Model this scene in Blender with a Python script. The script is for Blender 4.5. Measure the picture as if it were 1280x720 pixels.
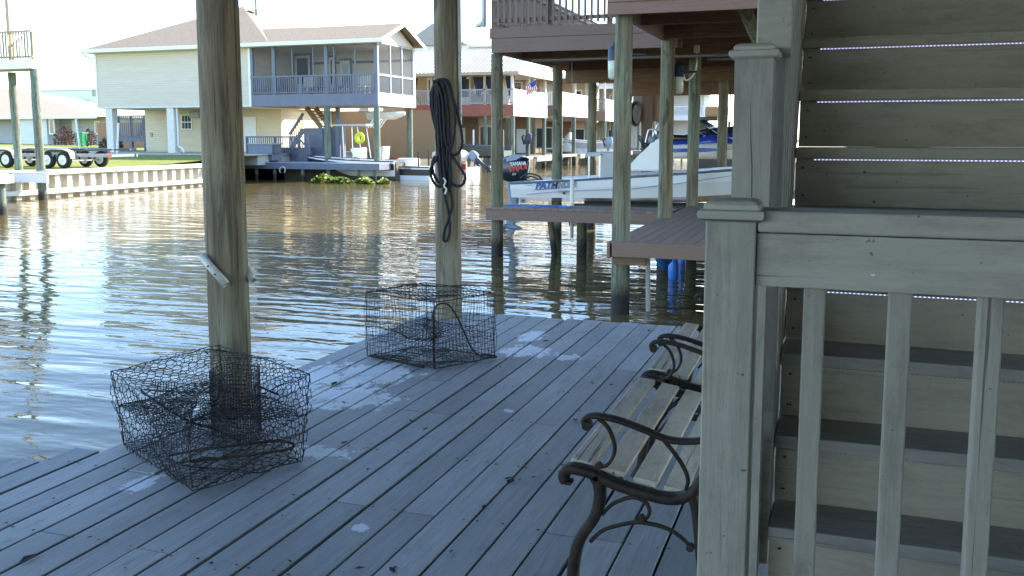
import bpy, math, random
from mathutils import Vector, Matrix
random.seed(7)
R = math.radians
S = bpy.context.scene
for o in list(bpy.data.objects):
    bpy.data.objects.remove(o)
COL = S.collection

# ------------------------------------------------------------------ camera, sky, sun, exposure
EYE = Vector((0, 0, 1.45)); FPX = 1150.0; PPY = 311.0; PITCH = R(6.9); YAW = R(19.3)
cd = bpy.data.cameras.new('camera'); cam = bpy.data.objects.new('camera', cd); COL.objects.link(cam)
cam.location = EYE; cam.rotation_euler = (R(90) - PITCH, 0, YAW)
cd.sensor_width = 36; cd.lens = 36 * FPX / 1280; cd.shift_y = -(360 - PPY) / 1280
cd.clip_start = 0.05; cd.clip_end = 3000
S.camera = cam

SUN_AZ = 40; SUN_EL = 36           # degrees from +Y towards +X, and above the horizon
w = bpy.data.worlds.new('World'); S.world = w; w.use_nodes = True
nt = w.node_tree; bg = nt.nodes['Background']
sky = nt.nodes.new('ShaderNodeTexSky'); sky.sky_type = 'NISHITA'; sky.sun_disc = False
sky.sun_elevation = R(SUN_EL); sky.sun_rotation = R(SUN_AZ); sky.air_density = 1.0; sky.dust_density = 0.05; sky.ozone_density = 5.0
nt.links.new(sky.outputs[0], bg.inputs[0]); bg.inputs[1].default_value = 0.15
sd = bpy.data.lights.new('sun', 'SUN'); sun = bpy.data.objects.new('sun', sd); COL.objects.link(sun)
sd.energy = 3.4; sd.angle = R(0.5); sd.color = (1.0, 0.94, 0.84)
dv = Vector((math.sin(R(SUN_AZ)) * math.cos(R(SUN_EL)), math.cos(R(SUN_AZ)) * math.cos(R(SUN_EL)), math.sin(R(SUN_EL))))
sun.rotation_euler = dv.to_track_quat('Z', 'Y').to_euler(); sun.location = (20, 30, 40)
S.view_settings.view_transform = 'Standard'; S.view_settings.look = 'None'
S.view_settings.gamma = 1; S.view_settings.use_curve_mapping = False
S.view_settings.exposure = 2.35
S.view_settings.use_white_balance = True; S.view_settings.white_balance_temperature = 7300; S.view_settings.white_balance_tint = 10

# ------------------------------------------------------------------ helpers
def ray(px, py):
    a = (px - 640) / FPX; b = -(py - PPY) / FPX
    y = math.cos(PITCH) + b * math.sin(PITCH); z = -math.sin(PITCH) + b * math.cos(PITCH)
    c, s = math.cos(YAW), math.sin(YAW)
    return Vector((a * c - y * s, a * s + y * c, z))
def atY(px, py, Y): r = ray(px, py); return EYE + r * (Y / r.y)       # point on the plane y = Y
def atX(px, py, X): r = ray(px, py); return EYE + r * (X / r.x)
def atZ(px, py, Z): r = ray(px, py); return EYE + r * ((Z - EYE.z) / r.z)

ORG = {}
class MB:
    def __init__(s): s.v = []; s.f = []; s.m = []; s.sm = []
    def add(s, vs, fs, mi=0, smooth=False):
        b = len(s.v); s.v += [tuple(v) for v in vs]
        for f in fs: s.f.append([b + i for i in f]); s.m.append(mi); s.sm.append(smooth)
    def box(s, x0, x1, y0, y1, z0, z1, mi=0):
        if x0 > x1: x0, x1 = x1, x0
        if y0 > y1: y0, y1 = y1, y0
        if z0 > z1: z0, z1 = z1, z0
        s.add([(x0,y0,z0),(x1,y0,z0),(x1,y1,z0),(x0,y1,z0),(x0,y0,z1),(x1,y0,z1),(x1,y1,z1),(x0,y1,z1)],
              [(0,3,2,1),(4,5,6,7),(0,1,5,4),(1,2,6,5),(2,3,7,6),(3,0,4,7)], mi)
    def bar(s, p, q, wd, ht, up=(0,0,1), mi=0):
        p = Vector(p); q = Vector(q); d = (q - p).normalized(); u = Vector(up)
        sx = d.cross(u)
        if sx.length < 1e-4: sx = d.cross(Vector((0,1,0)))
        sx.normalize(); u = sx.cross(d).normalized(); sx *= wd / 2; u *= ht / 2
        s.add([p-sx-u, p+sx-u, p+sx+u, p-sx+u, q-sx-u, q+sx-u, q+sx+u, q-sx+u],
              [(0,3,2,1)[::-1],(4,5,6,7)[::-1],(0,1,5,4)[::-1],(1,2,6,5)[::-1],(2,3,7,6)[::-1],(3,0,4,7)[::-1]], mi)
    def rings(s, rs, closed=True, caps=True, mi=0, smooth=True):
        n = len(rs[0]); vs = [p for r in rs for p in r]; fs = []
        for i in range(len(rs) - 1):
            for j in range(n if closed else n - 1):
                k = (j + 1) % n
                fs.append((i*n+j, i*n+k, (i+1)*n+k, (i+1)*n+j))
        s.add(vs, fs, mi, smooth)
        if caps and closed:
            s.add(rs[0], [tuple(range(n))[::-1]], mi); s.add(rs[-1], [tuple(range(n))], mi)
    def tube(s, pts, r, n=8, caps=True, mi=0, smooth=True, flat=None):
        pts = [Vector(p) for p in pts]; m = len(pts)
        if not isinstance(r, (list, tuple)): r = [r] * m
        t0 = (pts[1] - pts[0]).normalized()
        u = t0.orthogonal().normalized(); rs = []
        for i in range(m):
            t = (pts[min(i+1, m-1)] - pts[max(i-1, 0)])
            if t.length < 1e-9: t = t0
            t.normalize(); u = (u - t * u.dot(t))
            if u.length < 1e-6: u = t.orthogonal()
            u.normalize(); wv = t.cross(u)
            rs.append([pts[i] + (u * math.cos(2*math.pi*j/n) + wv * math.sin(2*math.pi*j/n)) * r[i] for j in range(n)])
        s.rings(rs, True, caps, mi, smooth)
    def strap(s, pts, wd, th, nrm, mi=0):                 # a flat bar along a path; wd lies along nrm
        pts = [Vector(p) for p in pts]; N = Vector(nrm).normalized(); rs = []
        for i, p in enumerate(pts):
            t = (pts[min(i+1, len(pts)-1)] - pts[max(i-1, 0)]).normalized(); b = t.cross(N).normalized()
            h = th[i] if isinstance(th, (list, tuple)) else th
            c = 0.3
            rs.append([p + N*wd/2*a + b*h/2*e for a, e in ((-1,-1+c),(-1+c,-1),(1-c,-1),(1,-1+c),(1,1-c),(1-c,1),(-1+c,1),(-1,1-c))])
        s.rings(rs, True, True, mi, True)
    def prism(s, poly, vec, mi=0):
        vec = Vector(vec); a = [Vector(p) for p in poly]; b = [p + vec for p in a]; n = len(a)
        s.add(a + b, [tuple(range(n))[::-1], tuple(range(n, 2*n))] + [(i, (i+1) % n, n + (i+1) % n, n + i) for i in range(n)], mi)
    def lathe(s, prof, o, n=16, mi=0, smooth=True):
        o = Vector(o)
        s.rings([[o + Vector((r*math.cos(2*math.pi*j/n), r*math.sin(2*math.pi*j/n), z)) for j in range(n)] for r, z in prof], True, True, mi, smooth)
    def quad(s, a, b, c, d, mi=0): s.add([a, b, c, d], [(0,1,2,3)], mi)
    def build(s, name, mat, parent=None, bevel=0, seg=2):
        o3 = ORG.get(parent.name, Vector((0,0,0))) if parent else Vector((0,0,0))
        me = bpy.data.meshes.new(name)
        me.from_pydata([(x-o3.x, y-o3.y, z-o3.z) for x, y, z in s.v], [], s.f)
        for m_ in (mat if isinstance(mat, (list, tuple)) else [mat]): me.materials.append(m_)
        me.polygons.foreach_set('material_index', s.m); me.polygons.foreach_set('use_smooth', s.sm); me.update()
        o = bpy.data.objects.new(name, me); COL.objects.link(o)
        if parent: o.parent = parent; ORG[o.name] = o3
        if bevel:
            b = o.modifiers.new('bevel', 'BEVEL'); b.width = bevel; b.segments = seg; b.limit_method = 'ANGLE'; b.angle_limit = R(40)
        return o

def thing(name, label, cat, loc, group=None):
    o = bpy.data.objects.new(name, None); COL.objects.link(o); o.location = loc; o.empty_display_size = 0.2
    o['label'] = label; o['category'] = cat
    if group: o['group'] = group
    ORG[o.name] = Vector(loc)
    return o
def tag(o, label, cat, group=None, kind=None):
    o['label'] = label; o['category'] = cat
    if group: o['group'] = group
    if kind: o['kind'] = kind
    return o
def structure(o, label=None):
    o['kind'] = 'structure'
    if label: o['label'] = label
    return o
def dup(root, loc, rz=0, label=None):
    r = root.copy(); COL.objects.link(r); r.location = loc; r.rotation_euler = (0, 0, rz)
    if label: r['label'] = label
    for ch in list(root.children):
        c = ch.copy(); COL.objects.link(c); c.parent = r
        for g in list(ch.children):
            d = g.copy(); COL.objects.link(d); d.parent = c
    ORG[r.name] = Vector(loc)
    return r
def smooth_path(pts, n=5, closed=False):
    pts = [Vector(p) for p in pts]; out = []; m = len(pts)
    for i in range(m if closed else m - 1):
        g = (lambda k: pts[k % m]) if closed else (lambda k: pts[max(0, min(m-1, k))])
        a, b, c, d = g(i-1), g(i), g(i+1), g(i+2)
        for j in range(n):
            t = j / n
            out.append(0.5 * ((2*b) + (c-a)*t + (2*a-5*b+4*c-d)*t*t + (3*b-a-3*c+d)*t**3))
    if not closed: out.append(pts[-1])
    return out
def lettering(name, s, size, M, mat, parent, shear=0, sx=1.0, ext=0.004, bold=0.0):
    cu = bpy.data.curves.new(name, 'FONT'); cu.body = s; cu.size = size; cu.shear = shear; cu.extrude = ext; cu.resolution_u = 2; cu.offset = bold
    t = bpy.data.objects.new('tmp_text', cu); COL.objects.link(t)
    dg = bpy.context.evaluated_depsgraph_get(); me = bpy.data.meshes.new_from_object(t.evaluated_get(dg))
    bpy.data.objects.remove(t)
    o3 = ORG.get(parent.name, Vector((0,0,0)))
    me.transform(Matrix.Translation(-o3) @ M @ Matrix.Diagonal((sx, 1, 1, 1)))
    me.materials.clear(); me.materials.append(mat)
    for p in me.polygons: p.material_index = 0
    o = bpy.data.objects.new(name, me); COL.objects.link(o); o.parent = parent; ORG[o.name] = o3
    return o

# ------------------------------------------------------------------ materials
class NT:
    def __init__(s, name):
        s.m = bpy.data.materials.new(name); s.m.use_nodes = True; s.t = s.m.node_tree
        s.b = s.t.nodes['Principled BSDF']; s.out = s.t.nodes['Material Output']
    def n(s, typ, **kw):
        nd = s.t.nodes.new(typ)
        for k, v in kw.items(): setattr(nd, k, v)
        return nd
    def l(s, a, b): s.t.links.new(a, b)
    def coord(s, scale=(1,1,1), kind='Object'):
        tc = s.n('ShaderNodeTexCoord'); mp = s.n('ShaderNodeMapping'); mp.inputs['Scale'].default_value = scale
        s.l(tc.outputs[kind], mp.inputs[0]); return mp.outputs[0]
    def noise(s, vec, scale, detail=4, rough=0.6, dist=0.0):
        nd = s.n('ShaderNodeTexNoise'); nd.inputs['Scale'].default_value = scale; nd.inputs['Detail'].default_value = detail
        nd.inputs['Roughness'].default_value = rough; nd.inputs['Distortion'].default_value = dist
        s.l(vec, nd.inputs['Vector']); return nd.outputs['Fac']
    def ramp(s, fac, stops):
        r = s.n('ShaderNodeValToRGB'); e = r.color_ramp.elements
        while len(e) < len(stops): e.new(0.5)
        for el, (p, c) in zip(e, stops):
            el.position = p; el.color = (*c, 1) if isinstance(c, tuple) else (c, c, c, 1)
        s.l(fac, r.inputs[0]); return r.outputs[0]
    def mix(s, fac, a, b, mode='MIX'):
        m = s.n('ShaderNodeMix', data_type='RGBA', blend_type=mode)
        if isinstance(fac, float): m.inputs[0].default_value = fac
        else: s.l(fac, m.inputs[0])
        for i, v in ((6, a), (7, b)):
            if isinstance(v, tuple): m.inputs[i].default_value = (*v, 1)
            else: s.l(v, m.inputs[i])
        return m.outputs[2]
    def math(s, op, a, b=0.0):
        m = s.n('ShaderNodeMath', operation=op)
        for i, v in ((0, a), (1, b)):
            if isinstance(v, (int, float)): m.inputs[i].default_value = v
            else: s.l(v, m.inputs[i])
        return m.outputs[0]
    def color(s, c):
        if isinstance(c, tuple): s.b.inputs['Base Color'].default_value = (*c, 1)
        else: s.l(c, s.b.inputs['Base Color'])
    def bump(s, h, dist=0.01, strength=1.0):
        b = s.n('ShaderNodeBump'); b.inputs['Distance'].default_value = dist; b.inputs['Strength'].default_value = strength
        s.l(h, b.inputs['Height']); s.l(b.outputs[0], s.b.inputs['Normal'])
    def rough(s, r):
        if isinstance(r, float): s.b.inputs['Roughness'].default_value = r
        else: s.l(r, s.b.inputs['Roughness'])
    def island(s): return s.n('ShaderNodeNewGeometry').outputs['Random Per Island']

def plain(name, c, rough=0.5, metal=0.0, var=0.12, scale=6.0, bump=0.0):
    t = NT(name); v = t.coord()
    f = t.noise(v, scale, 5)
    t.color(t.ramp(f, [(0.25, tuple(x*(1-var) for x in c)), (0.75, tuple(min(1, x*(1+var)) for x in c))]))
    t.rough(rough); t.b.inputs['Metallic'].default_value = metal
    if bump: t.bump(f, bump)
    return t.m
def wood(name, c, dark, axis='y', rough=0.7, amount=0.5, grain=0.002, island=0.25, checks=0.0, specks=0.0):
    """weathered or painted timber with its grain along one axis"""
    t = NT(name); k = {'x': (1, 14, 14), 'y': (14, 1, 14), 'z': (14, 14, 1)}[axis]
    v = t.coord(k); v1 = t.coord()
    g = t.noise(v, 3.2, 7, 0.7, 0.6); big = t.noise(v1, 2.3, 4, 0.6)
    fac = t.ramp(g, [(0.30, 0.0), (0.72, 1.0)])
    mixed = t.mix(t.math('MULTIPLY', fac, amount), c, dark)
    mixed = t.mix(t.math('MULTIPLY', t.ramp(big, [(0.35, 0.0), (0.7, 1.0)]), 0.35), mixed, tuple(0.6*a+0.4*b for a, b in zip(c, dark)))
    if island:
        iv = t.math('ADD', t.math('MULTIPLY', t.island(), 2*island), 1 - island)
        sc = t.n('ShaderNodeMix', data_type='RGBA', blend_type='MULTIPLY'); sc.inputs[0].default_value = 1.0
        cb = t.n('ShaderNodeCombineColor')
        for i in range(3): t.l(iv, cb.inputs[i])
        t.l(mixed, sc.inputs[6]); t.l(cb.outputs[0], sc.inputs[7]); mixed = sc.outputs[2]
    if checks:
        kc = {'x': (1.1, 75, 75), 'y': (75, 1.1, 75), 'z': (75, 75, 1.1)}[axis]
        ck = t.noise(t.coord(kc), 1.0, 3, 0.5); mixed = t.mix(t.ramp(ck, [(0.655, 0.0), (0.685, checks)]), mixed, tuple(x*0.28 for x in dark))
        sc2 = t.noise(t.coord({'x': (1.5, 5, 5), 'y': (5, 1.5, 5), 'z': (5, 5, 1.5)}[axis]), 3.1, 7, 0.75); mixed = t.mix(t.ramp(sc2, [(0.48, 0.0), (0.70, 0.75)]), mixed, dark)
    if specks:
        sp = t.noise(v1, 60, 2); mixed = t.mix(t.ramp(sp, [(0.72, 0.0), (0.76, specks)]), mixed, (0.03, 0.028, 0.025))
    t.color(mixed); t.rough(rough); t.bump(g, grain)
    return t

M = {}
# grey painted deck with worn pale patches
t = wood('deck_paint', (0.335, 0.345, 0.35), (0.135, 0.135, 0.135), 'y', 0.62, 0.62, 0.0024, 0.20)
vv = t.coord(); base = t.b.inputs['Base Color'].links[0].from_socket
patch = None
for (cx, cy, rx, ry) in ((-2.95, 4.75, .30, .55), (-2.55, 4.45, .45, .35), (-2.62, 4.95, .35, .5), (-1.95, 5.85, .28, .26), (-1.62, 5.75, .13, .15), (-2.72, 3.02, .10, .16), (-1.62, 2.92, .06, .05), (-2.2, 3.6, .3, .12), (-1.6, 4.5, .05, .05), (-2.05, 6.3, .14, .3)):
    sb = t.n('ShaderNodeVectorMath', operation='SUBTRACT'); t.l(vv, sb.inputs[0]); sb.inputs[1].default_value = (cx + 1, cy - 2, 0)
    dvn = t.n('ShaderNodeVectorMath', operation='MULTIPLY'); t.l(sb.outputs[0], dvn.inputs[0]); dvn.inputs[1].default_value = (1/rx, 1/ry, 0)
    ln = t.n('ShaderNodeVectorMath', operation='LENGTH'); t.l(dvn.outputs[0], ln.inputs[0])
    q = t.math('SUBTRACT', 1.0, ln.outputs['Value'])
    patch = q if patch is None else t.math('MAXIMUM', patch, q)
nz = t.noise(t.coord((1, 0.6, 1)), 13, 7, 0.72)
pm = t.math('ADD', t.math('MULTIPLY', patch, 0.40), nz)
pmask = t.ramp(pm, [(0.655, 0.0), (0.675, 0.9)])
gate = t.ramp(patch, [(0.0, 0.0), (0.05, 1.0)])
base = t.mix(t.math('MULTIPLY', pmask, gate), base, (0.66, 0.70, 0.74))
st = t.noise(t.coord(), 1.1, 5); base = t.mix(t.ramp(st, [(0.45, 0.0), (0.72, 0.5)]), base, (0.16, 0.155, 0.14))
st2 = t.noise(t.coord((3, 1, 1)), 4.0, 6, .7); base = t.mix(t.ramp(st2, [(0.56, 0.0), (0.74, 0.5)]), base, (0.11, 0.105, 0.09))
sp = t.noise(t.coord(), 38, 2); base = t.mix(t.ramp(sp, [(0.735, 0.0), (0.76, 0.8)]), base, (0.035, 0.033, 0.03))
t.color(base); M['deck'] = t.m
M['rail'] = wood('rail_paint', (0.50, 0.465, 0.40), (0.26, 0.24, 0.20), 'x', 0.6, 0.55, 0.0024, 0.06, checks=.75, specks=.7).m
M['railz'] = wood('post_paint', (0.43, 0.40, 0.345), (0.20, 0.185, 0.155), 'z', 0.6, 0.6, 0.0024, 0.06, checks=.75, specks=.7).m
M['step'] = wood('step_paint', (0.47, 0.42, 0.335), (0.26, 0.23, 0.175), 'x', 0.62, 0.45, 0.002, 0.08, checks=.3, specks=.9).m
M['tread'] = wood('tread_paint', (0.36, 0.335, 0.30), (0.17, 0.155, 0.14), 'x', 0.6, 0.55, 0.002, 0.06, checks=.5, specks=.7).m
M['brown'] = wood('brown_paint', (0.25, 0.16, 0.125), (0.13, 0.08, 0.06), 'x', 0.6, 0.5, 0.002, 0.12).m
M['browny'] = wood('brown_deck_paint', (0.26, 0.17, 0.135), (0.135, 0.085, 0.065), 'y', 0.6, 0.5, 0.002, 0.12).m
M['beam'] = wood('bare_beam', (0.26, 0.15, 0.085), (0.045, 0.03, 0.02), 'x', 0.8, 0.8, 0.003, 0.15).m
M['beamy'] = wood('bare_joist', (0.13, 0.08, 0.05), (0.04, 0.027, 0.02), 'y', 0.8, 0.8, 0.003, 0.15).m
M['joist'] = wood('dock_joist', (0.10, 0.085, 0.065), (0.04, 0.034, 0.028), 'x', 0.8, 0.7, 0.003, 0.15).m
M['plywood'] = wood('plywood', (0.22, 0.17, 0.12), (0.13, 0.10, 0.07), 'z', 0.8, 0.5, 0.002, 0.1).m
M['benchwood'] = wood('bench_slat_paint', (0.66, 0.59, 0.49), (0.20, 0.15, 0.11), 'y', 0.6, 0.35, 0.002, 0.10, checks=.8, specks=1.0).m
# round treated timber: green-grey copper tint over brown, long vertical streaks and checks
def pile_mat(name, green, brown, wet=None, mix=(0.42, 0.66)):
    t = NT(name); v = t.coord((9, 9, 0.55)); v1 = t.coord((3, 3, 0.6))
    g = t.noise(v, 2.4, 8, 0.68, 0.9); side = t.noise(v1, 1.0, 3)
    c = t.mix(t.ramp(side, [(mix[0], 0.0), (mix[1], 1.0)]), green, brown)
    c = t.mix(t.ramp(g, [(0.42, 0.0), (0.62, 0.9)]), c, tuple(x*0.30 for x in brown))
    kn = t.noise(t.coord((1, 1, .45)), 7.5, 1, .3); c = t.mix(t.ramp(kn, [(0.69, 0.0), (0.73, 0.8)]), c, tuple(x*0.25 for x in brown))
    big = t.noise(t.coord((1.5, 1.5, .5)), 1.6, 5, .65); c = t.mix(t.ramp(big, [(0.45, 0.0), (0.72, 0.7)]), c, tuple(x*0.40 for x in brown))
    c = t.mix(t.ramp(t.noise(t.coord((26, 26, 0.7)), 2, 3), [(0.60, 0.0), (0.70, 0.75)]), c, (0.03, 0.026, 0.02))
    if wet is not None:
        tc = t.n('ShaderNodeTexCoord'); sx = t.n('ShaderNodeSeparateXYZ'); geo = t.n('ShaderNodeNewGeometry'); t.l(geo.outputs['Position'], sx.inputs[0])
        hz = t.math('ADD', sx.outputs[2], t.math('MULTIPLY', t.noise(t.coord(), 9, 3), 0.25))
        k = t.n('ShaderNodeMapRange'); k.inputs[1].default_value = wet + 0.12; k.inputs[2].default_value = wet + 0.30; k.inputs[3].default_value = 1; k.inputs[4].default_value = 0
        t.l(hz, k.inputs[0]); c = t.mix(k.outputs[0], c, (0.030, 0.027, 0.022))
    t.color(c); t.rough(0.8); t.bump(g, 0.02)
    return t.m
M['pile'] = pile_mat('weathered_piling', (0.34, 0.305, 0.205), (0.33, 0.23, 0.135))
M['npile'] = pile_mat('green_piling', (0.21, 0.25, 0.175), (0.27, 0.215, 0.13), -0.58, (0.40, 0.64))
M['fpile'] = pile_mat('far_green_piling', (0.17, 0.24, 0.20), (0.24, 0.22, 0.14), -0.6, (0.5, 0.8))
t = NT('cast_iron'); f = t.noise(t.coord(), 25, 6, 0.7)
t.color(t.ramp(f, [(0.35, (0.012, 0.010, 0.010)), (0.62, (0.035, 0.022, 0.016)), (0.8, (0.085, 0.042, 0.022))])); t.rough(0.62); t.b.inputs['Metallic'].default_value = 0.0; t.b.inputs['Specular IOR Level'].default_value = 0.3; t.bump(f, 0.002); M['iron'] = t.m
M['wire'] = plain('coated_wire', (0.016, 0.014, 0.014), 0.6, 0.2, 0.5, 30)
M['rust'] = plain('rusty_bar', (0.030, 0.019, 0.014), 0.8, 0.3, 0.5, 40, 0.002)
t = NT('black_rope'); wv = t.n('ShaderNodeTexNoise'); wv.inputs['Scale'].default_value = 160; t.l(t.coord(), wv.inputs['Vector'])
t.color(t.ramp(wv.outputs['Fac'], [(0.35, (0.006, 0.006, 0.008)), (0.7, (0.022, 0.022, 0.027))])); t.rough(0.75); t.bump(wv.outputs['Fac'], 0.003); M['rope'] = t.m
M['pvc'] = plain('pvc', (0.60, 0.58, 0.52), 0.4, 0, 0.06, 9)
M['white'] = plain('white_paint', (0.78, 0.78, 0.75), 0.5, 0, 0.05, 3)
M['offwhite'] = plain('weathered_white', (0.66, 0.64, 0.58), 0.6, 0, 0.12, 4)
M['gelcoat'] = plain('white_gelcoat', (0.86, 0.86, 0.86), 0.18, 0, 0.03, 2)
M['gelgrey'] = plain('grey_gelcoat', (0.40, 0.41, 0.41), 0.3, 0, 0.06, 3)
M['black'] = plain('black_plastic', (0.012, 0.012, 0.014), 0.3, 0, 0.2, 9)
M['cowl'] = plain('black_cowling', (0.015, 0.018, 0.024), 0.22, 0, 0.2, 9)
M['cowlgrey'] = plain('grey_blue_cowling', (0.20, 0.26, 0.34), 0.3, 0, 0.1, 9)
M['navy'] = plain('navy_plastic', (0.025, 0.035, 0.065), 0.4, 0, 0.2, 9)
M['seat'] = plain('seat_vinyl', (0.55, 0.56, 0.56), 0.5, 0, 0.05, 8)
M['alu'] = plain('aluminium', (0.62, 0.63, 0.64), 0.28, 0.9, 0.06, 12)
M['galv'] = plain('galvanised_steel', (0.26, 0.265, 0.27), 0.5, 0.5, 0.15, 12)
M['red'] = plain('red_decal', (0.60, 0.03, 0.03), 0.4, 0, 0.05, 8)
M['bluedecal'] = plain('blue_decal', (0.02, 0.07, 0.32), 0.35, 0, 0.05, 8)
M['greydecal'] = plain('grey_decal', (0.26, 0.30, 0.40), 0.35, 0, 0.05, 8)
M['jetblue'] = plain('jetski_blue', (0.02, 0.06, 0.42), 0.2, 0, 0.1, 5)
M['fender'] = plain('fender_blue', (0.02, 0.17, 0.60), 0.35, 0, 0.1, 8)
M['tyre'] = plain('tyre_rubber', (0.018, 0.018, 0.018), 0.8, 0, 0.2, 20)
M['concrete'] = plain('concrete', (0.42, 0.41, 0.38), 0.85, 0, 0.10, 1.5, 0.004)
M['slate'] = plain('slate_paint', (0.13, 0.15, 0.20), 0.55, 0, 0.10, 3)
M['slatelite'] = plain('slate_light_paint', (0.30, 0.33, 0.38), 0.55, 0, 0.10, 3)
M['redpaint'] = plain('redwood_paint', (0.26, 0.085, 0.06), 0.6, 0, 0.12, 3)
M['tan'] = plain('tan_plastic', (0.40, 0.31, 0.21), 0.6, 0, 0.08, 5)
M['tarp'] = plain('grey_tarp', (0.085, 0.092, 0.095), 0.8, 0, 0.15, 3, 0.02)
M['navycloth'] = plain('navy_cloth', (0.018, 0.02, 0.035), 0.9, 0, 0.2, 8)
M['binGreen'] = plain('green_bin', (0.01, 0.22, 0.10), 0.5, 0, 0.1, 5)
M['yellow'] = plain('yellow_foam', (0.55, 0.62, 0.03), 0.6, 0, 0.08, 6)
M['stairwood'] = wood('brown_stair', (0.30, 0.17, 0.10), (0.18, 0.10, 0.06), 'x', 0.7, 0.5).m
M['greywood'] = wood('grey_wood', (0.30, 0.28, 0.25), (0.17, 0.155, 0.14), 'x', 0.8, 0.5).m
M['greenhull'] = plain('green_hull', (0.07, 0.09, 0.075), 0.6, 0, 0.1, 4)
M['ledbody'] = plain('strip_tape', (0.5, 0.5, 0.52), 0.5, 0, 0.05, 9)
t = NT('led_light'); t.b.inputs['Emission Color'].default_value = (0.50, 0.56, 1.0, 1); t.b.inputs['Emission Strength'].default_value = 0.33; M['led'] = t.m
M['ledoff'] = plain('unlit_diode', (0.35, 0.30, 0.22), 0.4, 0, 0.1, 9)
t = NT('window_glass'); t.color((0.06, 0.07, 0.08)); t.rough(0.06); M['glass'] = t.m
t = NT('lamp_jar'); t.color((0.62, 0.66, 0.55)); t.rough(0.25); M['jar'] = t.m
# insect screen
t = NT('insect_screen'); tr = t.n('ShaderNodeBsdfTransparent'); mx = t.n('ShaderNodeMixShader'); mx.inputs[0].default_value = 0.27
t.color((0.10, 0.115, 0.135)); t.rough(0.8); t.l(tr.outputs[0], mx.inputs[1]); t.l(t.b.outputs[0], mx.inputs[2]); t.l(mx.outputs[0], t.out.inputs[0]); M['screen'] = t.m
# lap siding
def siding(name, c, pitch=0.125):
    t = NT(name); tc = t.n('ShaderNodeTexCoord'); sx = t.n('ShaderNodeSeparateXYZ'); t.l(tc.outputs['Object'], sx.inputs[0])
    fr = t.math('FRACT', t.math('MULTIPLY', sx.outputs[2], 1/pitch))
    f = t.noise(t.coord((0.4, 0.4, 2)), 2, 4)
    col = t.ramp(f, [(0.3, tuple(x*0.93 for x in c)), (0.7, tuple(min(1, x*1.04) for x in c))])
    edge = t.ramp(fr, [(0.0, 0.40), (0.10, 0.0)])
    t.color(t.mix(edge, col, tuple(x*0.55 for x in c))); t.rough(0.6); t.bump(t.math('SUBTRACT', 1.0, fr), 0.02)
    return t.m
M['cream'] = siding('cream_siding', (0.63, 0.54, 0.425))
M['creamlow'] = siding('yellow_cream_siding', (0.70, 0.59, 0.40))
M['greyside'] = siding('grey_siding', (0.42, 0.43, 0.44))
M['whiteside'] = siding('white_siding', (0.74, 0.75, 0.76))
M['tanside'] = siding('tan_siding', (0.50, 0.41, 0.29))
M['interior'] = plain('porch_wall', (0.66, 0.60, 0.52), 0.7, 0, 0.05, 2)
def shingle(name, c, var=0.28):
    t = NT(name); v = t.coord((1, 1, 1))
    n1 = t.noise(v, 9, 3, 0.7); n2 = t.noise(v, 0.7, 4)
    col = t.ramp(n1, [(0.3, tuple(x*(1-var) for x in c)), (0.7, tuple(x*(1+var) for x in c))])
    tc = t.n('ShaderNodeTexCoord'); sx = t.n('ShaderNodeSeparateXYZ'); t.l(tc.outputs['Object'], sx.inputs[0])
    fr = t.math('FRACT', t.math('MULTIPLY', sx.outputs[2], 13.0))
    col = t.mix(t.ramp(fr, [(0.0, 0.45), (0.2, 0.0)]), col, tuple(x*0.5 for x in c))
    t.color(t.mix(t.math('MULTIPLY', n2, 0.3), col, tuple(x*0.75 for x in c))); t.rough(0.9); t.bump(n1, 0.02)
    return t.m
M['roof'] = shingle('brown_shingle', (0.235, 0.185, 0.135)); M['rooftan'] = shingle('tan_shingle', (0.42, 0.32, 0.24), 0.15); M['roofgrey'] = shingle('grey_shingle', (0.30, 0.29, 0.28), 0.2)
t = NT('ribbed_metal_roof'); tc = t.n('ShaderNodeTexCoord'); sx = t.n('ShaderNodeSeparateXYZ'); t.l(tc.outputs['Object'], sx.inputs[0])
fr = t.math('PINGPONG', sx.outputs[0], 0.15); t.color((0.70, 0.70, 0.68)); t.rough(0.35); t.bump(t.ramp(fr, [(0.0, 1.0), (0.25, 0.0)]), 0.2); M['metalroof'] = t.m
# lawn
t = NT('lawn_grass'); a = t.noise(t.coord(), 0.35, 5); b = t.noise(t.coord((1, 1, 1)), 22, 4, 0.75)
c = t.mix(t.ramp(a, [(0.35, 0.0), (0.7, 1.0)]), (0.17, 0.22, 0.03), (0.31, 0.30, 0.06))
c = t.mix(t.ramp(b, [(0.35, 0.0), (0.72, 0.75)]), c, (0.09, 0.13, 0.02)); t.color(c); t.rough(0.9); t.bump(b, 0.06); M['lawn'] = t.m
t = NT('water_leaf'); t.color(t.ramp(t.island(), [(0.0, (0.06, 0.11, 0.015)), (0.4, (0.14, 0.22, 0.03)), (0.8, (0.26, 0.30, 0.05)), (1.0, (0.22, 0.17, 0.06))])); t.rough(0.5); M['leaf'] = t.m; M['shrub'] = plain('shrub_leaf', (0.05, 0.07, 0.02), 0.6, 0, 0.4, 8)
M['redleaf'] = plain('bronze_leaf', (0.10, 0.045, 0.03), 0.6, 0, 0.4, 8)
M['mud'] = plain('bank_soil', (0.10, 0.085, 0.06), 0.9, 0, 0.3, 2, 0.03)
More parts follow.
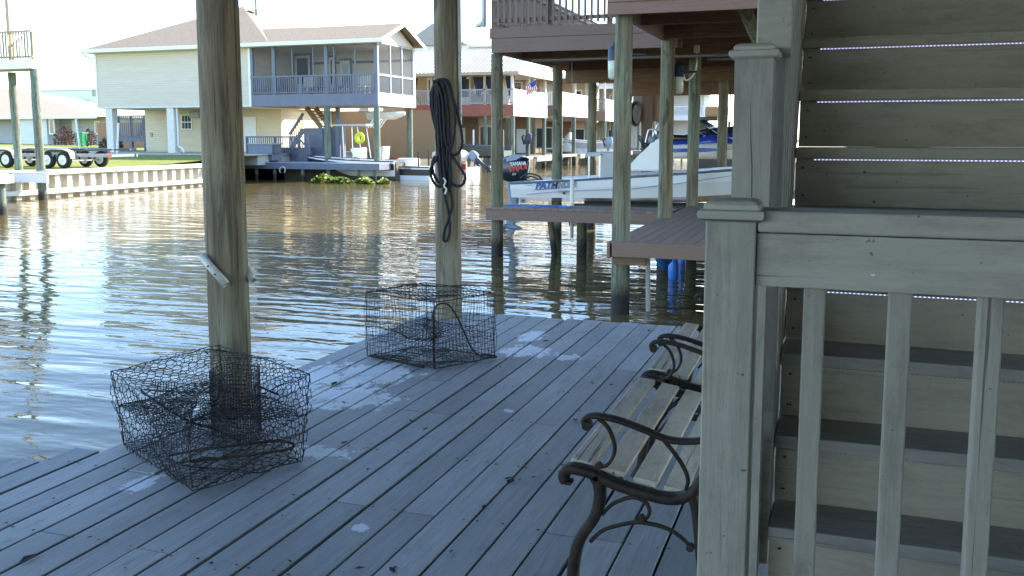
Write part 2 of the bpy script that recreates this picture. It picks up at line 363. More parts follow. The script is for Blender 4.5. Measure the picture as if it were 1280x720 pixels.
# canal water: turbid brown body under a clear reflecting skin with small wind ripples
t = NT('canal_water'); t.color((0.112, 0.086, 0.037)); t.rough(0.025); t.b.inputs['IOR'].default_value = 1.27
v1 = t.coord((0.22, 1.0, 1.0)); rot = v1.node; rot.inputs['Rotation'].default_value = (0, 0, R(-16))
v2 = t.coord((0.38, 1.0, 1.0)); v2.node.inputs['Rotation'].default_value = (0, 0, R(-24))
v3 = t.coord((0.6, 1.0, 1.0)); v3.node.inputs['Rotation'].default_value = (0, 0, R(-10))
h = t.math('ADD', t.math('MULTIPLY', t.noise(v1, 2.8, 1, 0.4, 0.3), 0.034), t.math('MULTIPLY', t.noise(v2, 4.6, 2, 0.45, 0.3), 0.013))
h = t.math('ADD', h, t.math('MULTIPLY', t.noise(v3, 13, 2, 0.5), 0.0020))
calm = t.ramp(t.noise(t.coord((0.6, 1, 1)), 0.16, 2), [(0.36, 0.45), (0.62, 1.0)])
t.bump(t.math('MULTIPLY', h, calm), 1.0, 1.0); M['water'] = t.m

WZ = -0.8
# ================================================================== SETTING: water, banks, lawn
b = MB(); b.quad((-200, -80, WZ), (120, -80, WZ), (120, 420, WZ), (-200, 420, WZ)); structure(b.build('water', M['water']), 'brown canal water rippling in the shade and sun')
b = MB(); b.quad((-900, -900, WZ-1.5), (900, -900, WZ-1.5), (900, 1500, WZ-1.5), (-900, 1500, WZ-1.5)); structure(b.build('canal_bed', M['mud']))
# left bank and the land under the far houses: one sheet that rises gently away from the seawall
SWX = -28.25; BKX = -21.6; BKY = 43.4
def gz(x, y):
    k = max(0, min(1, (y - 31) / 11)); k2 = max(0, min(1, (-x - 40) / 40))
    if x > SWX - 0.1: return 0.15 if y > BKY else 0.2
    return 0.2 + 0.33 * k * k * (3 - 2*k) + 0.45 * k2 * k
b = MB()
xs = [-900, -300, -160, -110, -90, -80, -72, -64, -58, -54, -50, -47, -44, -41, -38, -35, -33, -31, -29.5, SWX-0.12]; ys = [-500, -60, 0, 10, 20, 25, 30, 32, 34, 36, 38, 40, 42, 44, 47, 50, 55, 60, 66, 74, 84, 100, 140, 220, 420, 1400]
vs = [(x, y, gz(x, y)) for y in ys for x in xs]; n = len(xs)
b.add(vs, [(j*n+i, j*n+i+1, (j+1)*n+i+1, (j+1)*n+i) for j in range(len(ys)-1) for i in range(n-1)], 0, True)
structure(b.build('lawn', M['lawn']), 'green lawn behind the white seawall')
b = MB(); b.box(SWX-0.12, BKX, BKY, 1400, -2.2, 0.13); structure(b.build('far_bank', M['mud']))
b = MB(); b.box(2.6, 400, -300, 400, -2.2, -0.02); b.box(-400, 2.6, -300, -9, -2.2, -0.02); structure(b.build('near_bank', M['mud']))
# strip of concrete in front of the cream house, and the drive past it
b = MB()
p1, p2 = atZ(126, 203, .42), atZ(243, 206, .42)
b.prism([(-28.6, 41.3, .0), (-41.5, 41.3, .0), (-41.5, 56, .0), (-28.6, 56, .0)], (0, 0, .57)); structure(b.build('concrete_pad', M['concrete']))
b = MB(); b.prism([(-41.6, 44.2, .2), (-75, 44.2, .2), (-75, 47.2, .2), (-41.6, 47.2, .2)], (0, 0, .60)); structure(b.build('driveway', M['concrete']))

# white sheet-pile seawall
root = thing('seawall', 'long white corrugated seawall with flat cap below the lawn', 'seawall', (SWX, 30, WZ))
b = MB(); y = 14.0; prof = []
while y < 38.2:
    prof += [(SWX, y), (SWX, y+.16), (SWX+.16, y+.24), (SWX+.16, y+.46), (SWX, y+.54)]; y += .60
top, bot = .06, -1.6
vs = []
for (x, yy) in prof: vs += [(x, yy, bot), (x, yy, top)]
b.add(vs, [(2*i, 2*i+2, 2*i+3, 2*i+1) for i in range(len(prof)-1)])
b.build('sheet_panel', plain('weathered_vinyl', (0.47, 0.42, 0.33), .6, 0, .18, 2), root)
b = MB(); b.box(SWX-.22, SWX+.26, 14, 38.2, .06, .22); b.build('cap', M['white'], root, .01)
b = MB(); b.box(SWX+.165, SWX+.27, 14, 38.2, -.66, -.48); b.build('waler', M['offwhite'], root, .01)

# ================================================================== OUR DOCK
dock = thing('wooden_dock', 'grey painted plank dock in the foreground with worn pale patches', 'dock', (-1, 2, 0))
b = MB(); nail = MB(); EX0 = -3.17; FARY = 7.03
joists = [ -3.6 + .61*i for i in range(18)]
def nails(xc, y0, y1, wdt):
    for jy in joists:
        if y0 + .02 < jy < y1 - .02:
            for sx in (-.36, .36):
                if random.random() < .86:
                    px, py = xc + sx*wdt + random.uniform(-.008, .008), jy + random.uniform(-.012, .012); rr = random.uniform(.0045, .0080)
                    nail.add([(px + rr*math.cos(k*1.05), py + rr*math.sin(k*1.05), .0045) for k in range(6)], [tuple(range(6))])
x = EX0
while x < 3.2:
    wd = .1365; gap = random.choice([.008, .009, .010, .012, .013, .015, .018])
    cuts = [-4.0]
    yy = random.choice(joists[1:7])
    while yy < 6.3:
        if yy > -3: cuts.append(yy + .004)
        yy += random.choice([2.44, 3.05, 3.66, 4.88])
    cuts.append(FARY + random.uniform(-.02, .015))
    for a, c in zip(cuts, cuts[1:]):
        dz = random.uniform(-.0022, .0022); dx = random.uniform(-.0015, .0015)
        # the boards at the edge are cut round the pilings
        b.box(x+dx, x+dx+wd, a+.0025, c-.0025, -.036+dz, dz); nails(x + wd/2, a, c, wd)
    x += wd + gap
x = EX0 - .012
for i in range(22):                                        # wider part of the dock nearer the camera
    gap = random.choice([.005, .007, .010, .022 if i == 2 else .006]); x -= .140 + gap
    e = 3.06 + random.uniform(-.03, .03) + (.22 if i < 1 else 0)
    b.box(x, x+.140, -4, e, -.036 + random.uniform(-.003, .003), random.uniform(-.002, .003)); nails(x + .07, -4, e, .14)
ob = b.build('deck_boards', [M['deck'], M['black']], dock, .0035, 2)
o2 = nail.build('nail_heads', M['rust'], dock); o2['kind'] = 'stuff'
b = MB()
for jy in joists: b.box(EX0+.02, 3, jy-.02, jy+.02, -.24, -.037); b.box(-6.2, EX0-.03, jy-.02, jy+.02, -.24, -.037) if jy < 2.9 else None
for bx in (-3.0, -.6, 1.8): b.box(bx-.07, bx+.07, -4, FARY-.12, -.46, -.245)
b.build('joists', M['joist'], dock)
b = MB(); b.box(EX0-.012, EX0+.018, 3.08, FARY-.02, -.25, -.037); b.box(EX0+.03, 3, FARY-.075, FARY-.037, -.25, -.037); b.box(-6.2, EX0-.03, 2.985, 3.02, -.25, -.037)
b.build('rim_board', M['deck'], dock)
for (px, py) in ((-.6, 6.6), (1.8, 6.6), (-.6, 3.9), (-.6, .6), (1.8, 3.9), (-5.2, 2.7)):
    b = MB(); b.tube([(px, py, -2.4), (px, py, -.47)], .11, 12); b.build('support_post', M['npile'], dock)

# round pilings that carry our house
def big_piling(cx, cy, r, label, top=3.0, lean=(0, 0), seed=1):
    rr = random.Random(seed)
    t = thing('house_piling', label, 'piling', (cx, cy, -2.2))
    b = MB(); rs = []; n = 28; ph = [rr.uniform(0, 6.28) for _ in range(6)]
    for i in range(46):
        z = -2.4 + (top + 2.4) * i / 45
        ring = []
        for j in range(n):
            a = 2*math.pi*j/n
            q = r * (1 + .018*math.sin(2*a+ph[0]+z*.5) + .012*math.sin(3*a+ph[1]-z*.9) + .008*math.sin(7*a+ph[2]+z*2.3) + rr.uniform(-.004, .004))
            ring.append(Vector((cx + lean[0]*z + q*math.cos(a), cy + lean[1]*z + q*math.sin(a), z)))
        rs.append(ring)
    b.rings(rs, True, True); b.build('post', M['pile'], t)
    return t
P1 = Vector((-3.02, 4.06, 0)); P2 = Vector((-2.92, 6.79, 0))
pl = big_piling(P1.x, P1.y, .107, 'thick round house post with two white plastic tubes, behind the hexagon wire trap', seed=3)
# two pieces of plastic tube screwed on as rod holders
for nm, (pa, pb), dy in (('rod_holder', ((252, 320), (283, 356)), -.125), ('rod_holder', ((311, 322), (319, 350)), .06)):
    b = MB(); a = atY(pa[0], pa[1], P1.y + dy); c = atY(pb[0], pb[1], P1.y + dy)
    if dy > 0: c = Vector((P1.x + .135, P1.y + .03, c.z)); a = c + Vector((-.10, .05, .11))
    d = (c - a).normalized(); u = d.orthogonal().normalized(); v_ = d.cross(u); n = 16; ro, ri = .021, .017
    ring = lambda p, q: [p + (u*math.cos(2*math.pi*j/n) + v_*math.sin(2*math.pi*j/n)) * q for j in range(n)]
    b.rings([ring(a, ri), ring(a, ro), ring(c, ro), ring(c, ri), ring(a, ri)], True, False)
    o = b.build(nm, M['pvc'], pl)
    if dy < 0:
        for k in (.34, .62):
            h = MB(); q = a + (c - a) * k + Vector((.004, -.0215, 0)); h.tube([q + Vector((0, -.0015, 0)), q + Vector((0, .004, 0))], .005, 8); h.build('screw', M['rust'], o)
pl2 = big_piling(P2.x, P2.y, .106, 'round house post with a black rope coil hanging on it', seed=9)
b = MB(); b.tube([(P2.x+.118, P2.y-.02, 1.55), (P2.x+.113, P2.y-.02, 3.0)], .014, 10); b.build('conduit_pipe', M['pvc'], pl2)
for z in (1.62, 2.1, 2.6): b = MB(); b.tube([(P2.x+.100, P2.y-.035, z), (P2.x+.116, P2.y-.036, z+.006), (P2.x+.134, P2.y-.02, z)], .0035, 6); b.build('pipe_clip', M['galv'], pl2)

# coil of black dock line on the second post
YR = P2.y - .125
def rp(l, dy=0.0): return [atY(px, py, YR) + Vector((0, dy - (.012 if True else 0), 0)) for px, py in l]
rope = MB(); rr = random.Random(5)
loops = [
 [(546,104),(540,116),(541,140),(547,165),(552,190),(556,215),(553,229),(545,222),(541,208),(545,196),(553,205),(560,225),(566,250),(563,270),(557,286),(555,298),(559,301),(563,290),(562,268),(556,240),(550,210),(547,170),(546,130),(548,108),(553,101)],
 [(548,102),(556,99),(563,106),(570,130),(575,150),(578,165),(579,180),(575,190),(567,194),(560,188),(555,170),(550,140),(547,112)],
 [(551,101),(554,115),(556,145),(559,172),(564,190),(573,204),(581,216),(583,224),(579,231),(571,232),(563,224),(558,205),(555,175),(553,135),(551,108)],
 [(547,103),(549,130),(551,165),(549,195),(543,205),(540,215),(544,228),(551,233),(557,225),(558,200),(556,165),(555,125),(556,103)],
 [(544,107),(543,130),(548,160),(554,185),(561,200),(564,222),(561,238),(557,225),(553,195),(549,160),(546,125),(547,106)],
 [(552,100),(558,112),(562,140),(563,170),(561,200),(559,225),(563,237),(566,225),(565,195),(564,160),(561,125),(556,102)],
 [(549,101),(552,130),(554,165),(557,200),(560,232),(557,236),(553,205),(551,165),(549,125),(550,103)],
 [(545,103),(551,100),(559,102),(566,116),(571,140),(571,165),(566,186),(560,176),(558,145),(555,118),(549,104)]]
for i, l in enumerate(loops):
    path = smooth_path(rp(l, -.004 * i - .004), 5)
    path = [p + Vector((rr.uniform(-.002, .002), rr.uniform(-.004, .004), 0)) for p in path]
    rope.tube(path, .0115, 8)
tag(rope.build('rope_coil', M['rope']), 'coil of thick black rope hanging on the round post', 'rope')
ro = bpy.data.objects['rope_coil']
b = MB(); pts = smooth_path(rp([(558,222),(561,226),(559,232),(562,236),(560,242)], -.05), 4); b.tube(pts, .007, 6); b.build('whipping', M['white'], ro)

# ------------------------------------------------------------------ wire crab traps
def hexnet(W, Hh, cell, fn, rr, jit=.12, sx=1.0):
    """edges of a twisted hexagon netting on a w x h sheet, mapped by fn"""
    E_ = {}; dx = cell * math.sqrt(3) * sx; dy = 1.5 * cell
    def key(p): return (round(p[0], 4), round(p[1], 4))
    V = {}
    rows = int(Hh / dy) + 3; cols = int(W / dx) + 3
    for r in range(-1, rows):
        for c in range(-1, cols):
            cx = c*dx + (dx/2 if r % 2 else 0); cy = r*dy
            hx = [(cx + sx*cell*math.cos(R(60*k-30)), cy + cell*math.sin(R(60*k-30))) for k in range(6)]
            for k in range(6):
                a, b_ = key(hx[k]), key(hx[(k+1) % 6]); E_[tuple(sorted((a, b_)))] = 1
    out = []
    def P(k):
        if k not in V:
            V[k] = (k[0] + rr.uniform(-jit, jit)*cell, k[1] + rr.uniform(-jit, jit)*cell)
        return V[k]
    for a, b_ in E_:
        if max(a[0], b_[0]) < 0 or min(a[0], b_[0]) > W or max(a[1], b_[1]) < 0 or min(a[1], b_[1]) > Hh: continue
        pa, pb = P(a), P(b_)
        cl = lambda p: (max(0, min(W, p[0])), max(0, min(Hh, p[1])))
        pa, pb = cl(pa), cl(pb)
        if (pa[0]-pb[0])**2 + (pa[1]-pb[1])**2 < 1e-6: continue
        out.append((fn(*pa), fn(*pb)))
    return out
def wires(mb, edges, r):
    for a, c in edges:
        a = Vector(a); c = Vector(c); d = (c - a)
        if d.length < 1e-5: continue
        d.normalize(); u = d.orthogonal().normalized() * r; v_ = d.cross(u)
        k1 = u; k2 = -u*.5 + v_*.866; k3 = -u*.5 - v_*.866
        mb.add([a+k1, a+k2, a+k3, c+k1, c+k2, c+k3], [(0,1,4,3), (1,2,5,4), (2,0,3,5)], 0, True)
def lerp(a, b_, t): return a + (b_ - a) * t

# trap 1: hexagon netting
F0, L0, R0 = Vector((-2.44, 2.99, .012)), Vector((-3.12, 3.36, .012)), Vector((-2.20, 3.44, .012)); B0 = L0 + R0 - F0
F1, L1, R1 = Vector((-2.46, 3.00, .285)), Vector((-3.22, 3.41, .345)), Vector((-2.18, 3.49, .40)); B1 = Vector((-2.92, 3.84, .40))
t1 = thing('crab_trap', 'crab trap of bent hexagon netting beside the post with white plastic tubes', 'crab trap', (-2.68, 3.4, 0))
rr = random.Random(11)
def bil(a, b_, c, d, bulge, nrm, sag=0):
    def fn(u, v): # a-b bottom, d-c top
        p = lerp(lerp(a, b_, u), lerp(d, c, u), v); k = math.sin(math.pi*u)*math.sin(math.pi*v)
        q = math.sin(u*7.1 + v*3.3)*.013 + math.sin(u*3.7 - v*6.1)*.011 + math.sin(u*17 + v*13)*.004
        return p + nrm*(bulge*k + q) + Vector((0, 0, -sag*k))
    return fn
def side_net(mb, a, b_, c, d, cell, bulge=.02, sag=0, r=.0019, sx=1.0):
    W = (b_-a).length; Hh = ((d-a).length + (c-b_).length)/2; nrm = (b_-a).cross(d-a).normalized(); f = bil(a, b_, c, d, bulge, nrm, sag)
    wires(mb, hexnet(W, Hh, cell, lambda x, y: f(x/W, y/Hh), rr, .16, sx), r)
b = MB()
for a, c, d, e in ((F0, R0, R1, F1), (L0, F0, F1, L1), (R0, B0, B1, R1), (B0, L0, L1, B1)): side_net(b, a, c, d, e, .0225, .022)
side_net(b, F1, R1, B1, L1, .0245, -.01, -.02); side_net(b, F0, R0, B0, L0, .024, 0)
b.build('netting', M['wire'], t1)
b = MB()                                                    # sloping inner floor and funnels
mL, mF, mR, mB = lerp(L0, L1, .52), lerp(F0, F1, .42), lerp(R0, R1, .52), lerp(B0, B1, .5)
ctr = (mL + mF + mR + mB)/4
side_net(b, mL, ctr + Vector((-.05, -.10, .0)), ctr + Vector((-.05, .12, .05)), lerp(B0, B1, .55), .0155, .03, 0, .0023)
side_net(b, ctr + Vector((-.05, -.10, -.02)), mR, lerp(B0, B1, .55), ctr + Vector((-.05, .12, .03)), .0155, -.03, 0, .0023)
side_net(b, mF, mR, ctr + Vector((.06, .04, .03)), ctr + Vector((-.08, -.02, -.03)), .019, .02)
side_net(b, mL, mF, ctr + Vector((-.08, -.02, -.03)), ctr + Vector((-.14, .1, .02)), .019, .02)
b.build('inner_partition', M['wire'], t1)
b = MB(); cw = Vector((-2.78, 3.44, 0)); ew = []               # bait well: a finer round cage hanging from the top, and the second roll behind it
for (cx, cy, rad, z0, z1, st) in ((-2.66, 3.60, .115, .03, .36, .013),):
    n = int(2*math.pi*rad/st)
    for k in range(n):
        a0, a1 = 2*math.pi*k/n, 2*math.pi*(k+1)/n
        q = lambda a, z: Vector((cx + rad*math.cos(a), cy + rad*math.sin(a), z + .006*math.sin(3*a)))
        ew.append((q(a0, z0), q(a0, z1)))
        for j in range(int((z1-z0)/.02)+1): ew.append((q(a0, z0 + .02*j), q(a1, z0 + .02*j)))
n = 8
for k in range(n+1):
    x = -2.90 + .12*k/n; ew.append((Vector((x, 3.31, .13)), Vector((x, 3.34, .345))))
    if k < n:
        for j in range(12): ew.append((Vector((x, 3.31, .13+.018*j)), Vector((x+.015, 3.31, .13+.018*j))))
wires(b, ew, .0019); b.build('bait_well', M['wire'], t1)
b = MB()
for p, q in ((F0, F1), (L0, L1), (R0, R1), (B0, B1), (F0, R0), (R0, B0), (B0, L0), (L0, F0), (F1, R1), (R1, B1), (B1, L1), (L1, F1)):
    b.tube([lerp(p, q, k/8) + Vector((rr.uniform(-.006, .006), rr.uniform(-.006, .006), rr.uniform(-.006, .006)))*(0 if k in (0, 8) else 1.6) for k in range(9)], .0021, 6)
b.build('frame', M['wire'], t1)
b = MB()                                                    # iron bars and a bent line lying inside
def line(l, Y, r):  b.tube(smooth_path([atY(px, py, Y) for px, py in l], 4), r, 7)
line([(213, 569), (250, 562), (300, 556), (345, 551), (368, 556), (352, 563), (300, 570), (232, 578)], 3.30, .0062)
line([(228, 578), (262, 572), (272, 577)], 3.25, .005)
line([(176, 488), (205, 509), (240, 528), (268, 536), (300, 552)], 3.36, .0055)
line([(320, 481), (340, 490), (348, 493)], 3.55, .005); line([(180, 487), (255, 491), (262, 480)], 3.45, .004)
b.build('inner_bar', M['rust'], t1)

# trap 2: upright welded wire
F0, L0, R0 = Vector((-2.32, 5.16, .012)), Vector((-2.88, 5.32, .012)), Vector((-2.07, 5.56, .012)); B0 = L0 + R0 - F0
hz = .43; F1, L1, R1, B1 = [p + Vector((0, 0, hz)) for p in (F0, L0, R0, B0)]; F1.z -= .01; B1.z += .015
t2 = thing('crab_trap', 'crab trap of straight welded wire with a looped black cord on its corner', 'crab trap', (-2.48, 5.4, 0))
rr = random.Random(21); b = MB(); ew = []
def gridnet(a, c, d, e, nu, nv):
    f = bil(a, c, d, e, .010, (c-a).cross(e-a).normalized()); K = 6
    jit = {}
    for i in range(nu+1):
        o_ = rr.uniform(-.25, .25)/nu if 0 < i < nu else 0
        for k in range(K): ew.append((f(i/nu+o_*math.sin(3*k/K), k/K), f(i/nu+o_*math.sin(3*(k+1)/K), (k+1)/K)))
    for j in range(nv+1):
        o_ = rr.uniform(-.3, .3)/nv if 0 < j < nv else 0
        for k in range(nu): ew.append((f(k/nu, j/nv+o_*.5), f((k+1)/nu, j/nv+o_*.5)))
gridnet(F0, R0, R1, F1, 17, 11); gridnet(L0, F0, F1, L1, 20, 11); gridnet(R0, B0, B1, R1, 20, 11); gridnet(B0, L0, L1, B1, 17, 11)
wires(b, ew, .0016)
side_net(b, F1, R1, B1, L1, .017, .012); side_net(b, F0, R0, B0, L0, .022, 0)
b.build('wire_cage', M['wire'], t2)
b = MB(); m4 = [lerp(p, q, .45) for p, q in ((L0, L1), (F0, F1), (R0, R1), (B0, B1))]; ctr = sum(m4, Vector())/4
side_net(b, L0 + Vector((0, 0, .10)), F0 + Vector((-.05, .05, .04)), ctr + Vector((.08, .03, .02)), m4[3], .020, .05)
side_net(b, F0 + Vector((0, .04, .05)), R0 + Vector((0, 0, .14)), m4[3], ctr + Vector((-.06, 0, .02)), .020, .05)
side_net(b, m4[0], m4[1] + Vector((0, .06, -.05)), ctr + Vector((.1, 0, -.03)), m4[3] + Vector((0, 0, -.05)), .022, -.03)
b.build('funnel', M['wire'], t2)
b = MB()
for p, q in ((F0, F1), (L0, L1), (R0, R1), (B0, B1), (F0, R0), (R0, B0), (B0, L0), (F1, R1), (R1, B1), (B1, L1), (L1, F1)):
    b.tube([lerp(p, q, k/6) + Vector((rr.uniform(-.004, .004), rr.uniform(-.004, .004), 0))*(0 if k in (0, 6) else 1) for k in range(7)], .003, 6)
b.build('frame', M['wire'], t2)
b = MB(); b.tube([L0 + Vector((.03, -.004, .006)), lerp(L0, F0, .84) + Vector((0, -.006, 0))], .0095, 8); b.tube([F0 + Vector((0, -.006, .0)), lerp(F0, F1, .86) + Vector((-.002, -.006, 0))], .0075, 8)
b.tube([F0 + Vector((-.02, -.01, .18)), F0 + Vector((.012, -.015, .22)), F0 + Vector((.02, -.012, .20))], .008, 6)
b.build('bar', M['rust'], t2)
b = MB()
cord = [F0 + Vector((.0, -.012, .28)), F0 + Vector((.0, -.014, .36)), F0 + Vector((.03, -.01, .41)), F0 + Vector((.075, .04, .405)), F0 + Vector((.11, .09, .33)), F0 + Vector((.14, .14, .22)), F0 + Vector((.17, .20, .10)), F0 + Vector((.21, .26, .035)), R0 + Vector((-.02, -.06, .01)), R0 + Vector((.02, -.02, .008)), R0 + Vector((.0, -.01, .014)), R0 + Vector((-.06, -.06, .03))]
b.tube(smooth_path(cord, 5), .0058, 8); b.build('cord', M['rope'], t2)
b = MB(); tp = lerp(L1, R1, .25) + Vector((-.08, -.06, .01)); b.tube(smooth_path([tp + Vector((-.06, 0, 0)), tp + Vector((-.03, 0, .022)), tp + Vector((.02, 0, .018)), tp + Vector((.05, 0, -.005))], 4), .0035, 6)
b.tube([tp + Vector((-.01, 0, .01)), tp + Vector((-.012, 0, .04))], .005, 6); b.build('hook', M['galv'], t2)

# ------------------------------------------------------------------ slatted benches with scrolled iron ends
def make_bench():
    YB = 2.68
    t = thing('garden_bench', 'worn cream slatted bench with black scrolled iron ends, nearest the camera beside the railing', 'bench', (-.5, 3.24, 0), 'slatted benches along the dock')
    C = lambda l: smooth_path([atY(px, py, YB) for px, py in l], 4)
    N = (0, 1, 0)
    for i, yy in enumerate((0, 1.10)):
        b = MB(); off = Vector((0, yy, 0)); sh = lambda pts: [p + off for p in pts]
        seat = C([(715,602),(709,601),(705,595),(707,588),(714,585),(724,586.5),(740,591),(756,599),(785,610),(810,617.5),(835,623),(855,621),(870,611),(880,595)])
        e = seat[-1]; back = smooth_path([e, Vector((-.245, YB, .50)), Vector((-.19, YB, .64)), Vector((-.15, YB, .80)), Vector((-.155, YB, .83))], 4)
        b.strap(sh(seat + back[1:]), .046, [.012 if k < 5 else .030 for k in range(len(seat))] + [.026]*(len(back)-1), N)
        leg = C([(744,594),(749,604),(750,622),(744,645),(730,665),(722,682),(718,702),(716,720)]); f = leg[-1]; leg += smooth_path([f, Vector((f.x-.004, YB, .05)), Vector((f.x-.03, YB, .0))], 3)[1:]
        b.strap(sh(leg), .046, .034, N)
        leg2 = C([(864,618),(870,632),(874,665),(876,690),(880,720)]); f = leg2[-1]; leg2 += [Vector((f.x+.02, YB, 0))]
        b.strap(sh(leg2), .044, .030, N)
        o = b.build('end_frame', M['iron'], t)
        b = MB()
        arm = C([(738,530),(733,531),(730,526.5),(733,521.5),(742,519.5),(756,521),(779,527),(810,539),(828,547),(845,551),(866,551.5),(884,550)]); arm += [Vector((-.215, YB, .615))]
        b.strap(sh(arm), .032, .016, N)
        b.tube(sh([arm[3] + Vector((0, -.018, .0)), arm[3] + Vector((0, .018, 0))]), .014, 12)
        for l in ([(748,523),(759,533),(766,547),(768.5,562),(764,575),(757,582),(749,583)], [(828,548),(845,569),(857,589),(860,602),(857,612)]):
            b.strap(sh(C(l)), .016, .011, N)
        pp = atY(748.5, 582, YB) + off; b.tube([pp + Vector((0, -.010, 0)), pp + Vector((0, .010, 0))], .011, 10)
        b.build('armrest', M['iron'], t)
        b = MB()
        for l in ([(738,677),(748,667),(760,660),(785,654),(802,653),(830,659),(850,670),(866,686)], [(753,643),(760,635),(770,627.5),(790,621.5),(805,626),(812,636.5),(809,647),(802,649)]):
            b.strap(sh(C(l)), .014, .011, N)
        for q in ((802, 648), (863, 684)):
            pp = atY(q[0], q[1], YB) + off; b.tube([pp + Vector((0, -.011, 0)), pp + Vector((0, .011, 0))], .012, 10)
        b.build('scroll_brace', M['iron'], t)
    for k, (x, z) in enumerate(((-.715, .424), (-.615, .408), (-.515, .388), (-.420, .372), (-.335, .368))):
        b = MB(); tilt = (-.10, -.14, -.17, -.12, .02)[k]; cx = Vector((x, 0, z)); h = .037; u = Vector((math.cos(tilt), 0, math.sin(tilt))); n_ = Vector((-u.z, 0, u.x))
        b.prism([cx - u*h + Vector((0, YB+.0235, 0)), cx + u*h + Vector((0, YB+.0235, 0)), cx + u*h + n_*.019 + Vector((0, YB+.0235, 0)), cx - u*h + n_*.019 + Vector((0, YB+.0235, 0))], (0, 1.053, 0))
        b.build('seat_slat', M['benchwood'], t, .004)
    for k in range(5):
        z = .47 + .078*k; x = -.245 + .024*k
        b = MB(); b.box(x-.032, x-.014, YB+.0235, YB+1.0765, z, z+.062); b.build('back_slat', M['benchwood'], t, .004)
    return t
bench = make_bench()
dup(bench, (-.49, 3.24 + 1.225, 0), 0, 'second slatted bench, farther away at the water end of the dock')

# ------------------------------------------------------------------ railing across the foot of the stairs
rl = thing('stair_railing', 'thick grey painted railing with square balusters and capped post in front of the stairs', 'railing', (.2, 1.64, 0))
NX0, NX1, NY0, NY1 = -.207, -.122, 1.60, 1.685
def newel(mb, cap, x0, x1, y0, y1, z0, ztop):
    mb.box(x0, x1, y0, y1, z0, ztop - .030)
    cx, cy, h = (x0+x1)/2, (y0+y1)/2, (x1-x0)/2
    pr = [(h+.004, ztop-.031), (h+.012, ztop-.026), (h+.014, ztop-.018), (h+.012, ztop-.012), (h+.004, ztop-.010), (h+.003, ztop-.002), (h-.002, ztop+.003), (h-.010, ztop+.006)]
    cap.rings([[Vector((cx + a*q, cy + e*q, z)) for a, e in ((-1,-1), (1,-1), (1,1), (-1,1))] for q, z in pr], True, True, 0, False)
b = MB(); cp = MB(); newel(b, cp, NX0, NX1, NY0, NY1, 0, 1.338); b.build('newel_post', M['railz'], rl, .003)
cp.build('post_cap', M['rail'], rl, .0015)
b = MB(); b.box(NX1+.001, 2.6, 1.604, 1.705, 1.290, 1.327); b.build('top_rail', M['rail'], rl, .005)
b = MB(); b.box(NX1+.001, 2.6, 1.612, 1.650, 1.197, 1.288)
b.prism([(.060, 1.6113, 1.226), (.064, 1.6113, 1.2225), (.069, 1.6113, 1.224), (.0685, 1.6113, 1.229), (.066, 1.6113, 1.2265)], (0, .003, 0), 1); b.build('side_rail', [M['rail'], M['white']], rl, .004)
b = MB(); b.box(NX1+.001, 2.6, 1.651, 1.690, .40, .49); b.build('bottom_rail', M['rail'], rl, .004)
x = -.043
while x < 2.5:
    b = MB(); b.box(x, x+.0365, 1.6515, 1.688, .49, 1.2895); b.build('baluster', M['railz'], rl, .0025); x += .1375

# ------------------------------------------------------------------ stairs up to the house
stc = thing('staircase', 'grey painted closed staircase rising on the right with lit strips under its treads', 'staircase', (.6, 3, 0))
Y0, RUN, RISE, Z0 = 2.50, .162, .191, .618
SX0, SX1 = -.125, 1.35
for k in range(-3, 14):
    yk = Y0 + RUN*k; zb = Z0 + RISE*k                        # zb underside of the nosing
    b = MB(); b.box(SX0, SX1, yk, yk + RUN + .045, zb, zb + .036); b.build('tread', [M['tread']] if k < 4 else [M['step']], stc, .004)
    b = MB(); b.box(SX0+.002, SX1-.01, yk + .030, yk + .048, zb - RISE + .0365, zb - .0005)
    hd = []
    for hx in (SX0+.025, SX0+.028, SX1-.4):
        for hz in (.03, .12):
            b.tube([(hx + random.uniform(-.004, .004), yk+.0285, zb - RISE + .04 + hz), (hx, yk+.033, zb - RISE + .04 + hz)], .0032, 6, mi=1)
    b.build('riser', [M['step'], M['black']], stc, .002)
    if 0 <= k <= 12:
        lit = k >= 2
        b = MB(); b.box(SX0+.055, SX1-.02, yk+.020, yk+.0295, zb-.0065, zb-.0008)
        o = b.build('light_strip', M['ledbody'], stc)
        d = MB(); x = SX0 + .06
        while x < SX1 - .03:
            d.box(x, x+.0050, yk+.0165, yk+.0198, zb-.0052, zb-.0022); x += .0118
        d.build('diode', M['led'] if lit else M['ledoff'], o)
sl = RISE/RUN
def onslope(y, dz): return Z0 + (y - Y0)*sl + dz
b = MB(); y0, y1 = 2.395, 4.75                               # left stringer
b.prism([(SX0-.042, y0, onslope(y0, -.16)), (SX0-.042, y1, onslope(y1, -.16)), (SX0-.042, y1, onslope(y1, .14)), (SX0-.042, y0, onslope(y0, .14))], (.040, 0, 0)); b.build('stringer', M['step'], stc, .003)
b = MB(); b.prism([(SX1+.002, y0, onslope(y0, -.16)), (SX1+.002, y1, onslope(y1, -.16)), (SX1+.002, y1, onslope(y1, .14)), (SX1+.002, y0, onslope(y0, .14))], (.040, 0, 0)); b.build('stringer', M['step'], stc, .003)
b = MB(); cp = MB(); N2 = (-.238, -.148, 2.30, 2.39); newel(b, cp, *N2, 0, 1.668)
ck = [(-.199, 1.535), (-.197, 1.47), (-.1955, 1.43), (-.192, 1.38), (-.190, 1.31), (-.1885, 1.25)]
b.prism([(x, 2.2995, z) for x, z in ck] + [(x + .0028*math.sin(math.pi*(i+.3)/6), 2.2995, z) for i, (x, z) in reversed(list(enumerate(ck)))], (0, .004, 0), 1); b.build('newel_post', [M['railz'], M['black']], stc, .003); cp.build('post_cap', M['rail'], stc, .0015)
